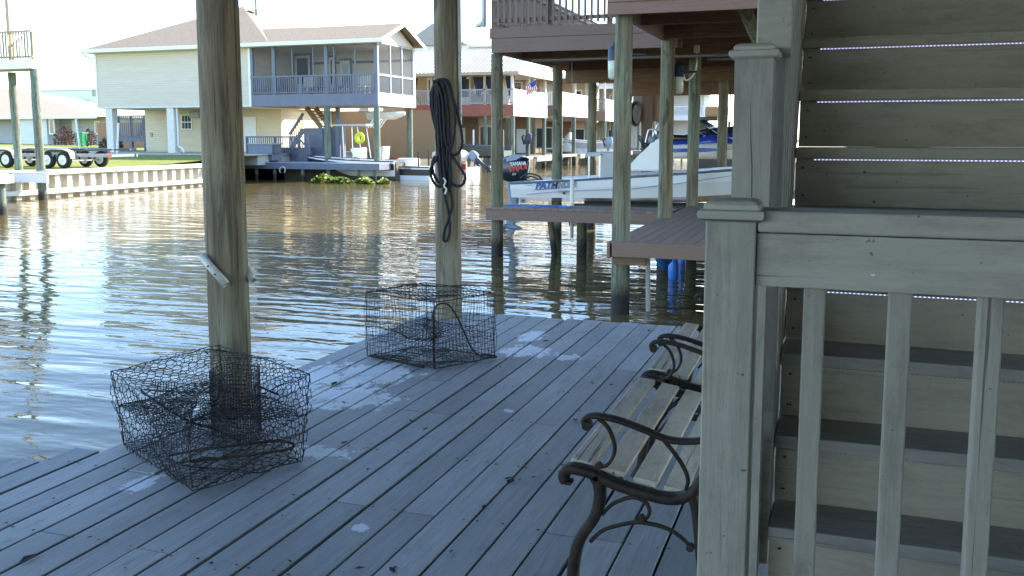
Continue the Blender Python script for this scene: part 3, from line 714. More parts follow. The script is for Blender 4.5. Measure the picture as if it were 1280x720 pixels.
hs = lambda y: 1.60 + (y - 2.36)*sl
b = MB(); b.prism([(-.197, 2.395, hs(2.395)), (-.197, 4.7, hs(4.7)), (-.197, 4.7, hs(4.7)+.155), (-.197, 2.395, hs(2.395)+.155)], (.085, 0, 0)); b.build('handrail', M['rail'], stc, .004)
y = 2.47
while y < 4.6:
    b = MB(); b.box(-.1655, -.1285, y, y+.038, onslope(y, .10), hs(y)+.01); b.build('baluster', M['railz'], stc, .002); y += .125

# our own house overhead, carried by the pilings (above and behind the picture)
oh = thing('raised_house', 'underside of the raised house above the dock', 'house', (0, 0, 3))
b = MB(); b.box(-3.4, 8, -9, 7.15, 3.02, 3.06)
for i in range(26): b.box(-3.4, 8, -9 + .62*i, -8.96 + .62*i, 3.06, 3.3)
b.build('floor_joists', M['joist'], oh)
b = MB(); b.box(-3.45, 8, -9, 7.2, 3.3, 6.2); b.build('walls', M['greyside'], oh)
b = MB(); b.prism([(-4.2, -9.6, 6.2), (-4.2, 7.8, 6.2), (-4.2, -.9, 8.8)], (13, 0, 0)); b.build('roof', M['roof'], oh)
b = MB(); b.box(.2, 8, -4.6, -4.45, -.5, 3.0); b.box(3.05, 3.2, -5, 2.2, -.5, 3.0); b.build('stair_shade_wall', M['greyside'], oh)  # unseen walls added behind and to the right to darken the stairs
for (px, py) in ((4.5, 4.06), (4.5, 6.79), (-3.02, .4), (-3.02, -4), (4.5, -4)):
    b = MB(); b.tube([(px, py, -2.2), (px, py, 3.02)], .11, 12); b.build('piling', M['pile'], oh)

# ================================================================== NEIGHBOUR: raised deck, boat slip, piers
nb = thing('stilt_house', 'raised house on green round pilings with brown deck above the white fishing boat', 'house', (0, 16, WZ))
def piling(mb, cx, cy, r, z0, z1, seed, n=18, lean=(0, 0)):
    rr = random.Random(seed); ph = [rr.uniform(0, 6.28) for _ in range(4)]; rs = []
    m = 22
    for i in range(m):
        z = z0 + (z1 - z0) * i / (m-1); k = z - WZ
        rs.append([Vector((cx + lean[0]*k + (r*(1.03-.06*i/m) * (1 + .03*math.sin(2*a+ph[0]+z*.7) + .02*math.sin(3*a+ph[1]-z) + rr.uniform(-.008, .008)))*math.cos(a),
                           cy + lean[1]*k + r*(1.03-.06*i/m) * (1 + .03*math.sin(2*a+ph[0]+z*.7) + .02*math.sin(3*a+ph[1]-z))*math.sin(a), z)) for a in [2*math.pi*j/n for j in range(n)]])
    mb.rings(rs, True, True)
NP = [(-2.55, 11.50, .118, 2.98), (-2.62, 15.1, .118, 3.10), (-2.60, 18.0, .115, 3.10), (-6.05, 16.42, .112, 3.0), (-5.81, 19.6, .112, 3.0), (-5.64, 22.0, .112, 3.0), (-2.49, 21.8, .115, 3.0), (-2.36, 24.3, .10, 3.0)]
for i, (cx, cy, r, zt) in enumerate(NP):
    b = MB(); piling(b, cx, cy, r, -2.5, zt, 40+i); b.build('piling', M['npile'], nb)
for (cx, cy) in ((.9, 11.5), (.9, 15.1), (.9, 18.), (.9, 21.5), (4, 11.5), (4, 18)):
    b = MB(); piling(b, cx, cy, .115, -2.5, 3.0, int(cx*7+cy)); b.build('piling', M['npile'], nb)
# fascia boards: near end beam, and the long front of the wider deck behind
b = MB(); b.box(-2.70, 6, 11.28, 11.33, 2.94, 3.30); b.box(-2.70, 6, 11.262, 11.278, 3.09, 3.62); b.build('end_beam', M['brown'], nb, .004)
b = MB(); b.box(-2.72, -2.66, 11.335, 16.3, 3.00, 3.45); b.build('side_beam', M['brown'], nb, .004)
fy = 16.32
b = MB(); b.box(-6.12, -2.6, fy, fy+.05, 3.01, 3.27); b.build('front_beam', M['brown'], nb, .004)
b = MB(); b.box(-6.15, -2.6, fy-.012, fy+.04, 3.273, 3.46); b.build('front_board', M['brown'], nb, .004)
b = MB(); b.box(-6.12, -6.07, fy+.052, 24.5, 3.01, 3.27); b.box(-6.15, -6.09, fy+.042, 24.5, 3.273, 3.46); b.build('side_board', M['brown'], nb, .004)
b = MB(); b.box(-6.05, 6, fy+.06, 24.5, 3.40, 3.45); b.box(-2.65, 6, 11.34, fy+.05, 3.40, 3.45); b.build('floor_boards', M['beamy'], nb)
b = MB()
for yy in (13.25, 15.1, 18.0, 21.5): b.box(-2.66 if yy < 16.3 else -6.04, 6, yy-.16, yy-.09, 3.02, 3.34)
for yy in (12.2, 14.1): b.box(-2.655, 6, yy-.02, yy+.02, 3.16, 3.39)
b.build('cross_beam', M['beam'], nb, .004)
b = MB(); x = -5.6
while x < 6: b.box(x-.02, x+.02, (fy+.06 if x < -2.62 else 11.34), 24.4, 3.345, 3.398); x += .61
b.build('joists', M['beamy'], nb)
for yy in (13.1, 14.97):                                     # scalloped brackets beside the posts
    b = MB(); x0 = -2.64
    b.prism([(x0, yy-.035, 3.34), (x0, yy-.035, 3.19), (x0+.08, yy-.035, 3.155), (x0+.16, yy-.035, 3.16), (x0+.22, yy-.035, 3.10), (x0+.34, yy-.035, 3.03), (x0+.46, yy-.035, 3.02), (x0+.46, yy-.035, 3.34)], (0, .03, 0)); b.build('bracket', M['beam'], nb, .003)
# deck railing
b = MB()
b.box(-6.14, -2.75, fy+.0, fy+.09, 4.40, 4.44); b.box(-6.11, -2.75, fy+.02, fy+.06, 3.56, 3.63); b.box(-6.11, -2.75, fy+.02, fy+.06, 3.93, 4.01); b.box(-6.11, -2.75, fy+.02, fy+.06, 4.31, 4.398)
for yy in (0,): b.box(-6.14, -6.05, fy+.1, 24.5, 4.40, 4.44); b.box(-6.11, -6.07, fy+.1, 24.5, 3.56, 3.63); b.box(-6.11, -6.07, fy+.1, 24.5, 4.31, 4.398)
b.build('deck_rail', M['brown'], nb, .004)
for x in (-6.10, -5.0, -3.9, -2.8):
    b = MB(); b.box(x-.045, x+.045, fy+.061, fy+.15, 3.46, 4.395); b.build('rail_post', M['brown'], nb, .004)
b = MB(); x = -6.0
while x < -2.8: b.box(x, x+.04, fy-.018, fy+.018, 3.50, 4.39); x += .118
y = fy + .2
while y < 24: b.box(-6.145, -6.112, y, y+.04, 3.50, 4.39); y += .118
o = b.build('balusters', M['brown'], nb); 
# downspout at the left end of the deck
b = MB(); p = smooth_path([(-6.26, fy-.03, 6.2), (-6.26, fy-.03, 3.7), (-6.27, fy-.04, 3.58), (-6.34, fy-.05, 3.52), (-6.40, fy-.05, 3.51)], 4); b.strap(p, .10, .07, (0, 1, 0)); b.build('downspout', M['white'], nb)
# house body above, out of the picture, that shades the slip
b = MB(); b.box(-2.6, 9, 11.42, 25, 3.63, 6.85); b.build('walls', M['greyside'], nb)
b = MB(); b.prism([(-6.4, 10.4, 6.855), (-6.4, 27, 6.855), (-6.4, 18.8, 10.6)], (17, 0, 0)); b.build('roof', M['roofgrey'], nb)
for (x, y) in ((-6.05, fy+.1), (-4.3, fy+.1)):
    b = MB(); b.box(x-.045, x+.045, y+.06, y+.15, 4.45, 6.85); b.build('porch_post', M['brown'], nb)
# pipe under the beams, cables and the boat-lift line
b = MB(); b.tube([(-5.6, 17.2, 2.93), (2, 17.2, 2.93)], .03, 8); b.build('lift_pipe', M['galv'], nb)
b = MB(); b.tube([(-2.5, 19.0, 3.02), (.5, 19.0, 2.99)], .035, 8); b.build('lift_pipe', M['galv'], nb)
b = MB(); p1 = atY(715, 76, 17.9); p2 = atY(715, 214, 17.9); b.tube([p1 + Vector((0, 0, .1)), p2 - Vector((0, 0, .75))], .006, 6); b.build('lift_cable', M['galv'], nb)
b = MB(); b.box(p1.x-.05, p1.x+.05, 17.85, 17.95, p1.z, p1.z+.22); b.build('lift_pulley', M['galv'], nb, .01)
# jar-shaped work lights
def worklight(px, py, Y, bracket):
    p = atY(px, py, Y); o = MB(); q = MB()
    o.lathe([(.0, .10), (.035, .10), (.04, .06), (.09, .03), (.105, 0), (.105, -.13), (.11, -.14), (.11, -.16)], p, 16)
    q.lathe([(.10, -.161), (.105, -.17), (.098, -.40), (.07, -.43), (.0, -.435)], p, 16)
    h = o.build('work_light', M['navy'], nb); q.build('lens', M['jar'], h)
    s = MB(); s.tube([p + Vector((0, 0, -.08)), p + Vector((bracket, .02, -.08))], .02, 8); s.build('light_arm', M['navy'], h)
worklight(769, 62, 13.4, .45); worklight(847, 84, 15.3, .32)
p = atY(870, 58, 17.6); b = MB(); pth = smooth_path([atY(871, 66, 17.6), atY(871, 80, 17.6), atY(869, 90, 17.6), atY(863, 98, 17.6), atY(857, 100, 17.6), atY(854, 92, 17.6)], 5); b.tube(pth, .016, 7); b.build('conduit', M['pvc'], nb)
p = atY(871, 61, 17.6); b = MB(); b.box(p.x-.05, p.x+.05, 17.55, 17.63, p.z-.07, p.z+.07); b.build('junction_box', M['offwhite'], nb, .01)
# round diagonal brace at the corner
b = MB(); b.tube([atY(912, -30, 11.9), atY(948, 50, 12.4), atY(966, 90, 12.65)], .085, 12); b.build('diagonal_brace', M['npile'], nb)
# boarded store room with a hose, under the house beyond the slip
b = MB(); a = atY(792, 100, 27.0); c = atY(822, 150, 27.0); b.box(a.x, c.x+.4, 27.0, 27.1, c.z-.05, 3.3); b.box(-.7, 1.0, 27.0, 27.1, c.z-.05, 3.3); b.build('store_wall', M['plywood'], nb)
b = MB(); q = atY(810, 100, 26.9); b.box(q.x-.16, q.x+.16, 26.85, 26.98, .3, 3.3); b.build('store_post', M['beamy'], nb)
b = MB(); b.box(-5.5, 5, 24.6, 24.7, 2.55, 3.4); b.box(-6, 5, 20.9, 21.0, 2.70, 3.0); b.build('far_beam', M['beam'], nb)

# the two brown piers of the slip
pr = thing('boat_pier', 'low brown pier platform and walkway between the green pilings', 'pier', (-1, 14, 0))
PZ = .14
b = MB(); x = -2.64
while x < 2.5:
    b.box(x, x+.138, 11.33, 18.6, PZ-.036 + random.uniform(-.002, .002), PZ); x += .138 + random.choice([.008, .010, .012])
b.build('deck_boards', M['browny'], pr, .003)
b = MB(); b.box(-2.62, 2.5, 11.285, 11.325, -.045, PZ-.002); b.build('end_board', M['brown'], pr, .004)
b = MB(); b.box(-2.69, -2.65, 11.31, 16.1, -.07, PZ-.004); b.build('side_board', M['browny'], pr, .004)
b = MB()
for yy in (12.0, 13.5, 15.0, 16.5, 18.0): b.box(-2.6, 2.5, yy, yy+.04, -.04, PZ-.04)
b.build('joists', M['joist'], pr)
b = MB(); b.box(-6.2, -2.70, 16.20, 16.24, -.10, .105); b.build('walkway_fascia', M['brown'], pr, .004)
b = MB(); x = -6.22
while x < -2.78:
    b.box(x, x+.138, 16.18, 17.15, .107, .107+.036); x += .146
b.build('walkway_boards', M['browny'], pr, .003)
b = MB(); b.box(-6.15, -2.7, 17.08, 17.12, -.10, .105); b.box(-6.15, -2.7, 16.6, 16.64, -.10, .105); b.build('walkway_joists', M['joist'], pr)
for (cx, cy) in ((-4.55, 17.05),):
    b = MB(); piling(b, cx, cy, .10, -2.5, .09, int(cx*9)); b.build('pier_piling', M['npile'], pr)
b = MB(); b.tube([(-5.12, 16.75, .09), (-5.02, 16.8, -.8), (-4.98, 16.8, -1.4)], .06, 8); b.build('brace_post', M['npile'], pr)
b = MB(); b.box(-2.6, -2.2, 11.334, 11.40, -.15, -.046); b.build('block', M['beam'], pr)
b = MB(); b.tube([(-2.25, 11.75, .10), (-2.22, 11.75, -1.4)], .030, 10); b.build('plastic_pipe', M['pvc'], pr)
b = MB(); b.tube([atY(715, 222, 17.25), atY(715, 257, 17.25), Vector((atY(715, 257, 17.25).x, 17.25, -.5))], .035, 10); b.build('guide_pole', M['white'], pr)
rr = random.Random(3)
def bluerope(pts, name, label):
    b = MB(); b.tube([Vector(p) + Vector((0, 0, rr.uniform(0, .02))) for p in smooth_path(pts, 8)], .012, 6); tag(b.build(name, M['fender']), label, 'rope')
bluerope([(-5.9, 16.4, .155), (-5.5, 16.5, .16), (-5.2, 16.35, .155), (-4.8, 16.55, .17), (-4.6, 16.4, .155), (-5.1, 16.6, .158), (-5.4, 16.42, .16)], 'blue_rope', 'blue rope lying on the narrow walkway under the outboard motor')
bluerope([(-2.3, 18.2, .155), (-1.9, 18.3, .16), (-1.6, 18.15, .155), (-1.2, 18.35, .16), (-.8, 18.2, .155)], 'blue_rope', 'blue rope lying across the far end of the brown platform')
# blue fenders hanging under the platform
def fender(x, y, z, label, r=.10, ln=.30):
    t = thing('boat_fender', label, 'fender', (x, y, z), 'blue fenders under the brown pier')
    b = MB(); b.lathe([(.0, -ln*.72), (.02, -ln*.70), (r*.35, -ln*.55), (r*.85, -ln*.30), (r, 0), (r*.95, ln*.22), (r*.6, ln*.42), (.03, ln*.52), (.03, ln*.6), (0, ln*.6)], (x, y, z), 16); b.build('body', M['fender'], t)
    b = MB(); b.tube([(x, y, z+ln*.58), (x, y, .10)], .008, 6); b.build('line', M['rope'], t)
q = atY(830, 318, 12.2); fender(q.x, 12.2, q.z, 'round blue fender just under the front board of the brown platform', .13, .30)
q = atY(842, 338, 14.6); fender(q.x, 14.6, q.z-.02, 'long blue fender low over the water under the brown platform', .09, .55)
q = atY(852, 328, 16.5); fender(q.x, 16.5, q.z+.02, 'slim blue fender farthest back under the brown platform', .075, .6)

# ------------------------------------------------------------------ boats
def loft_hull(mb, st, X, flip=1):
    """st: list of (t, half beam, keel z, chine z, gunwale z, chine half)"""
    rs = []
    for (x, hb, kz, cz, gz_, hc, fl) in st:
        ring = [(0, kz), (hc, cz), (hb*.985, (cz+gz_)/2+.02), (hb, gz_), (hb*.90, gz_+.012), (hb*.86, fl), (0, fl)]
        full = [X(x, a, z) for a, z in ring] + [X(x, -a, z) for a, z in ring[::-1][1:-1]]
        rs.append(full)
    mb.rings(rs, True, True, 0, False)
    return rs
def outboard(root, P, D, s=1.0, tilt=0.0, cowl='cowl', leg='cowlgrey', name='outboard_motor'):
    """P: clamp point on the transom, D: unit vector pointing aft; returns the motor part"""
    D = Vector(D).normalized(); Sd = Vector((-D.y, D.x, 0)); U = Vector((0, 0, 1))
    ct, sn = math.cos(tilt), math.sin(tilt)
    def T(a, sd, z): # a aft, z up, rotated about the clamp
        return Vector(P) + D*((a*ct - z*sn)*s) + Sd*(sd*s) + U*((z*ct + a*sn)*s)
    def se(a, z, la, ls, n=14, e=.55):
        out = []
        for j in range(n):
            t = 2*math.pi*j/n; c_, s_ = math.cos(t), math.sin(t)
            out.append(T(a + la*math.copysign(abs(c_)**e, c_), ls*math.copysign(abs(s_)**e, s_), z))
        return out
    b = MB(); b.rings([se(.20, .02, .22, .15), se(.21, .06, .30, .20), se(.22, .30, .32, .215), se(.21, .48, .31, .21), se(.18, .58, .27, .18), se(.16, .615, .18, .12)], True, True); m = b.build(name, M[cowl], root)
    b = MB(); b.rings([se(.17, .02, .20, .14), se(.17, -.10, .17, .11), se(.16, -.45, .11, .07), se(.16, -.80, .09, .05), se(.18, -.86, .15, .05)], True, True)
    b.rings([se(.20, -.862, .26, .10, 14, .8), se(.20, -.88, .26, .10, 14, .8)], True, True)
    b.rings([se(.16, -.881, .10, .04), se(.15, -1.02, .10, .035), se(.13, -1.10, .085, .025), se(.16, -1.22, .03, .012)], True, True)
    b.rings([[T(-.12, .012*math.cos(k), -1.02 + .012*math.sin(k)) for k in [2*math.pi*j/10 for j in range(10)]]] + [[T(a, q*math.cos(k), -1.02 + q*math.sin(k)) for k in [2*math.pi*j/10 for j in range(10)]] for a, q in ((-.04, .05), (.1, .062), (.24, .058), (.30, .045))], True, True)
    b.rings([se(-.04, -.02, .07, .16), se(-.06, -.42, .05, .14)], True, True)
    b.build('lower_unit', M[leg], m)
    b = MB()
    for k in range(3):
        a0 = k*2*math.pi/3 + .4; rad = [.05, .10, .155, .175]; wdt = [.03, .07, .075, .03]
        v = []
        for q, wd in zip(rad, wdt):
            for sg in (-1, 1):
                aa = a0 + sg*wd/max(q, .05)*.8; v.append(T(.335 + sg*.03, q*math.cos(aa), -1.02 + q*math.sin(aa)))
        b.add(v, [(0,1,3,2), (2,3,5,4), (4,5,7,6)])
        b.add([p + D*.006 for p in v], [(0,2,3,1), (2,4,5,3), (4,6,7,5)])
    b.rings([[T(a, q*math.cos(k2), -1.02 + q*math.sin(k2)) for k2 in [2*math.pi*j/10 for j in range(10)]] for a, q in ((.29, .05), (.40, .035), (.42, .01))], True, True)
    b.build('propeller', M['alu'], m)
    return m

# 1 the white fishing boat on the lift in the neighbour's slip; bow to the right
BY = 19.55
fb = thing('fishing_boat', 'white fishing boat with black outboard hanging in the slip between green pilings', 'boat', (-3.5, BY, 0))
XL = atY(640, 235, BY-1.0).x
L_ = 6.7
st = []
for i in range(23):
    t = i/22; x = XL + L_*t; hb = 1.12 * (1 - max(0, (t-.45)/.55)**2.4) if t < 1 else .02
    hb = max(hb, .03); rise = t*.42 + .10*t*t
    gz_ = .50 + .40*t + .12*t*t; cz = .18 + .10*t + .42*max(0, t-.35)**1.6; kz = .04 + .10*t + .55*max(0, t-.55)**1.8*1.2
    st.append((x, hb, kz, cz, gz_, hb*(.93 - .25*max(0, t-.3)), .30 + .28*t))
b = MB(); loft_hull(b, st, lambda x, a, z: Vector((x, BY + a, z))); b.build('hull', M['gelcoat'], fb)
b = MB()
for sg in (-1, 1): b.tube([Vector((s_[0], BY + sg*(s_[1]+.012), s_[4]-.015)) for s_ in st], .024, 8)
b.tube([Vector((XL-.01, BY + q, .485)) for q in (-1.1, -.5, 0, .5, 1.1)], .022, 6)
b.build('rub_rail', M['slate'], fb)
b = MB(); b.box(XL+.05, XL+.9, BY-1.0, BY+1.0, .44, .475); b.build('rear_deck', M['gelcoat'], fb, .01)
b = MB(); n0 = 13                                              # front casting deck
b.add([Vector((s_[0], BY + sg*s_[1]*.86, s_[4]-.05)) for s_ in st[n0:] for sg in (-1, 1)], [(2*i, 2*i+1, 2*i+3, 2*i+2) for i in range(len(st)-n0-1)]); b.build('front_deck', M['gelcoat'], fb)
# leaning seat
b = MB(); a = atY(736, 192, BY-.3); c = atY(776, 204, BY-.3)
b.box(a.x, c.x-.32, BY-.5, BY+.45, a.z-.06, a.z+.03); b.build('seat', M['seat'], fb, .03)
b = MB(); b.box(c.x-.42, c.x, BY-.5, BY+.45, .52, a.z+.05); b.build('seat_box', M['gelgrey'], fb, .03)
b = MB()
for xx in (a.x+.06, c.x-.40):
    for yy in (-.48, .42): b = MB(); b.tube([(xx, BY+yy, .40), (xx, BY+yy, a.z)], .02, 8); b.build('seat_leg', M['alu'], fb)
b = MB(); b.tube(smooth_path([(a.x-.12, BY-.5, a.z+.10), (a.x+.05, BY-.5, a.z-.02), (a.x+.1, BY-.5, a.z-.02)], 4), .016, 6)
b.build('seat_frame', M['alu'], fb)
# console
P = lambda px, py, d=0: atY(px, py, BY - .38 + d)
cpoly = [P(786, 214), P(787, 206), P(797, 195), P(810, 183), P(815, 176), P(826, 172), P(832, 176), P(837, 214)]
b = MB(); b.prism([Vector((p.x, BY-.38, p.z)) for p in cpoly], (0, .76, 0)); b.build('console', M['gelcoat'], fb, .03)
b = MB(); w1, w2 = P(813, 178), P(824, 155); w3 = P(834, 172)
for yy in (-.36, .36):
    b.tube(smooth_path([Vector((w1.x, BY+yy, w1.z)), Vector((w2.x-.05, BY+yy, w2.z-.04)), Vector((w2.x, BY+yy, w2.z)), Vector((w2.x+.08, BY+yy, w2.z-.02)), Vector((w3.x, BY+yy, w3.z))], 4), .018, 8)
b.tube([Vector((w2.x, BY-.36, w2.z)), Vector((w2.x, BY+.36, w2.z))], .018, 8)
p5, p6 = P(807, 178), P(812, 162); b.tube(smooth_path([Vector((p5.x, BY-.4, p5.z)), Vector((p6.x-.03, BY-.4, p6.z-.05)), Vector((p6.x, BY-.4, p6.z)), Vector((p6.x+.12, BY-.4, p6.z)), Vector((p6.x+.14, BY-.4, p6.z-.1))], 4), .016, 8)
b.build('console_rail', M['alu'], fb)
b = MB(); q = P(800, 178); b.tube([Vector((q.x + .0, BY - .1 + .17*math.cos(k), q.z + .17*math.sin(k))) + Vector((-.1*math.sin(k), 0, 0)) for k in [2*math.pi*j/16 for j in range(17)]], .016, 6)
b.tube([Vector((q.x, BY-.1, q.z)), Vector((q.x+.22, BY-.1, q.z-.1))], .025, 6)
for k in range(3): b.tube([Vector((q.x, BY-.1, q.z)), Vector((q.x - .1*math.sin(k*2.1), BY - .1 + .17*math.cos(k*2.1), q.z + .17*math.sin(k*2.1)))], .01, 5)
b.build('steering_wheel', M['black'], fb)
b = MB(); q = P(815, 178); b.lathe([(0, -.06), (.09, -.06), (.10, 0), (.08, .08), (0, .10)], Vector((q.x, BY-.30, q.z+.05)), 12); b.box(q.x-.05, q.x+.22, BY-.28, BY+.1, q.z, q.z+.16); b.build('instrument', M['cowlgrey'], fb, .02)
om = outboard(fb, (XL-.10, BY, .42), (-1, 0, 0), .98, .12, 'cowl', 'cowlgrey')
# lettering on the hull and the motor
def side_text(txt, px, py, h, mat, root, Yp, shear=.25, sx=1.0, rot=0.0, name='lettering', ext=.004, bold=0.0):
    p = atY(px, py, Yp); mtx = Matrix.Translation(p) @ Matrix.Rotation(R(90), 4, 'X') @ Matrix.Rotation(rot, 4, 'Z')
    return lettering(name, txt, h, mtx, mat, root, shear, sx, ext, bold)
HY = BY - 1.128
side_text('PATH', 669, 236, .19, M['bluedecal'], fb, HY, .3, 1.0, .055, bold=.008); side_text('FINDER', 690.0, 234.8, .17, M['greydecal'], fb, HY, .3, .92, .055, bold=.006)
side_text('2200 V', 697, 241, .075, M['greydecal'], fb, HY, .3, 1.3, .055)
b = MB(); p = atY(667, 236.6, HY); q = atY(712, 233.5, HY); b.bar(p + Vector((0, 0, -.012)), q + Vector((0, 0, -.012)), .003, .012); p = atY(667, 228, HY); q = atY(676, 228.4, HY); b.bar(p, q, .003, .014); b.build('decal_stripe', M['bluedecal'], fb)
b = MB(); p = atY(661, 230.5, HY); b.tube([p + Vector((.07*math.cos(k), 0, .022*math.sin(k))) for k in [2*math.pi*j/20 for j in range(21)]], .004, 5); b.build('emblem', M['greydecal'], fb)
b = MB(); p = atY(705, 241.5, HY); b.tube([p + Vector((0, -.004, 0)), p + Vector((0, .01, 0))], .028, 12); p = atY(654, 228.5, HY); b.tube([p + Vector((0, -.004, 0)), p + Vector((0, .01, 0))], .015, 10); b.build('drain_fitting', M['black'], fb)
b = MB(); b.tube([atY(px, py, HY+.004) for px, py in ((658, 243), (690, 240), (730, 238), (790, 236), (850, 229), (918, 219))], .006, 5); b.build('hull_crease', M['greydecal'], fb)
MY = BY - .225
side_text('YAMAHA', 637.5, 207.5, .115, M['white'], om, MY, .12, .80, .08, bold=.003); side_text('VMAX', 635.5, 215.5, .14, M['red'], om, MY, .5, 1.15, .20, bold=.006); side_text('250', 640, 219, .06, M['white'], om, MY, .2, 1.0, .05)
b = MB(); b.prism([atY(632, 198, MY), atY(640, 193, MY), atY(656, 193.5, MY), atY(645, 200, MY), atY(633, 202, MY)], (0, .01, 0)); b.build('cowl_flash', M['cowlgrey'], om)
b = MB(); b.tube(smooth_path([(XL-.05, BY-.3, .56), (XL+.15, BY-.35, .66), (XL+.4, BY-.4, .62), (XL+.5, BY-.38, .50)], 5), .022, 6); b.tube(smooth_path([(XL-.0, BY-.2, .54), (XL+.2, BY-.25, .60), (XL+.42, BY-.3, .50)], 5), .018, 6); b.build('rigging_hose', M['black'], fb)
# cradle the boat sits on
cr = thing('boat_lift', 'dark boat lift cradle carrying the white fishing boat', 'boat lift', (-3, BY, -.1))
for yy in (-.55, .55):
    b = MB(); b.box(XL+1.2, XL+6.3, BY+yy-.07, BY+yy+.07, -.12, .045); b.build('bunk', M['tarp'], cr)
for xx in (XL+1.6, XL+5.6):
    b = MB(); b.box(xx-.07, xx+.07, 17.6, 21.4, -.30, -.125); b.build('cross_beam', M['galv'], cr)
b = MB(); b.box(XL+1.9, XL+6.6, 18.3, 18.42, -.24, .0); b.build('side_beam', M['tarp'], cr)

# jet skis beyond the boat
def jetski(x, y, z, label, s=1.0):
    t = thing('jet_ski', label, 'jet ski', (x, y, z), 'blue jet skis behind the fishing boat')
    def ring(u, hb, zb, zt, e=.7): return [Vector((x + u*s, y + hb*s*math.copysign(abs(math.sin(k))**e, math.sin(k)), z + s*((zb+zt)/2 + (zt-zb)/2*math.copysign(abs(math.cos(k))**e, math.cos(k))))) for k in [2*math.pi*j/14 for j in range(14)]]
    b = MB(); b.rings([ring(u, h, 0, zt) for u, h, zt in ((-1.5, .30, .30), (-1.2, .48, .42), (-.2, .56, .48), (.6, .54, .52), (1.1, .40, .50), (1.5, .08, .44))], True, True); b.build('hull', M['gelcoat'], t)
    b = MB(); b.rings([ring(u, h, .27, zt) for u, h, zt in ((-1.4, .20, .44), (-.9, .36, .54), (-.2, .38, .56), (.4, .38, .76), (.8, .36, .66), (1.2, .22, .52), (1.45, .05, .40))], True, True); b.build('deck', M['jetblue'], t)
    b = MB(); b.rings([ring(u, h, .48, zt) for u, h, zt in ((-1.25, .14, .62), (-.8, .19, .74), (-.4, .17, .72), (0, .15, .80), (.15, .10, .72))], True, True); b.build('seat', M['black'], t)
    b = MB(); b.tube([Vector((x + .34*s, y-.38*s, z + .88*s)), Vector((x + .42*s, y, z + .92*s)), Vector((x + .34*s, y+.38*s, z + .88*s))], .03*s, 6); b.rings([ring(.25+.4*k, .20-.1*k, .62, .96-.25*k) for k in (0, .5, 1)], True, True); b.build('handlebar', M['black'], t)
    for sg in (-1, 1): b = MB(); b.prism([Vector((x+u*s, y+sg*.565*s, z+h*s)) for u, h in ((-1.1, .20), (.3, .22), (1.1, .30), (.2, .34), (-1.1, .30))], (0, .006, 0)); b.build('stripe', M['jetblue'], t)
p = atY(872, 204, 22.4); jetski(p.x, 22.4, p.z+.1, 'blue and white jet ski just behind the fishing boat console', .80)
p = atY(905, 204, 23.4); jetski(p.x+.3, 23.4, p.z+.26, 'second blue and white jet ski, beside the grey covered cart', .85)
# covered cart with a tan seat, and a black bracket
ct = thing('covered_cart', 'grey tarpaulin covered boat with tan seat box under the raised house', 'covered boat', (-1.6, 26.2, 0))
p = atY(873, 150, 26.2); q = atY(922, 200, 26.2)
b = MB(); rs = []
for (u, zt, hh) in ((0, 1.9, .55), (.25, 1.95, .62), (.8, 1.65, .66), (1.5, 1.25, .62), (2.0, .9, .5)):
    rs.append([Vector((p.x-.1+u, 26.2 + hh*s_, zb)) for s_, zb in ((-1, .1), (-1.05, .6*zt), (-.8, zt*.92), (0, zt), (.8, zt*.92), (1.05, .6*zt), (1, .1))])
b.rings(rs, True, True); b.build('tarpaulin', M['tarp'], ct)
p = atY(882, 143, 26.0); q = atY(897, 133, 26.0)
b = MB(); b.box(p.x, q.x+.05, 25.8, 26.3, p.z-.08, q.z); b.build('seat_box', M['tan'], ct, .06)
b = MB(); p = atY(874, 145, 26.0); q = atY(898, 151, 26.0); b.box(p.x, q.x, 25.8, 26.3, q.z, p.z-.03); b.build('bracket', M['black'], ct, .02)
# black hose coil on the store wall
q = atY(795, 142, 26.85); b = MB()
for k in range(4): b.tube([q + Vector((.13*(1+.06*k)*math.cos(a), -.03*k, .30*(1+.05*k)*math.sin(a))) for a in [2*math.pi*j/20 for j in range(21)]], .035, 6)
tag(b.build('hose_coil', M['black']), 'black hose coil hanging on the boarded wall under the house', 'hose')

# ================================================================== CREAM HOUSE across the canal
HYF = 43.5                                                   # plane of its front
hx = lambda px: atY(px, 150, HYF).x
hz = lambda py, Y=HYF, px=300: atY(px, py, Y).z
ch = thing('cream_house', 'cream sided raised house with brown shingle roof and blue screened porch', 'house', (-33, 47, .5))
XW0, XP0, XP1 = hx(122.5), hx(315), hx(472.5)
ZF, ZB, ZE = hz(119), hz(133.5), hz(57)                      # porch floor, underside, eave
YBK = 47.9                                                   # far side of the porch
b = MB(); b.box(XW0, XP0-.0, HYF, 57, hz(133.5), ZE); b.build('walls', M['cream'], ch)
for xa in (XW0-.03, XP0-.12): b = MB(); b.box(xa, xa+.135, HYF-.03, HYF+.1, ZB, ZE); b.build('corner_trim', M['white'], ch)
b = MB(); b.box(XW0-.02, XP0+.02, HYF-.015, HYF-.003, ZB-.0, ZB+.10); b.build('skirt_trim', M['offwhite'], ch)
b = MB(); b.box(XP0, XP1, YBK+.02, YBK+.25, ZB, ZE); b.build('porch_back_wall', M['interior'], ch)
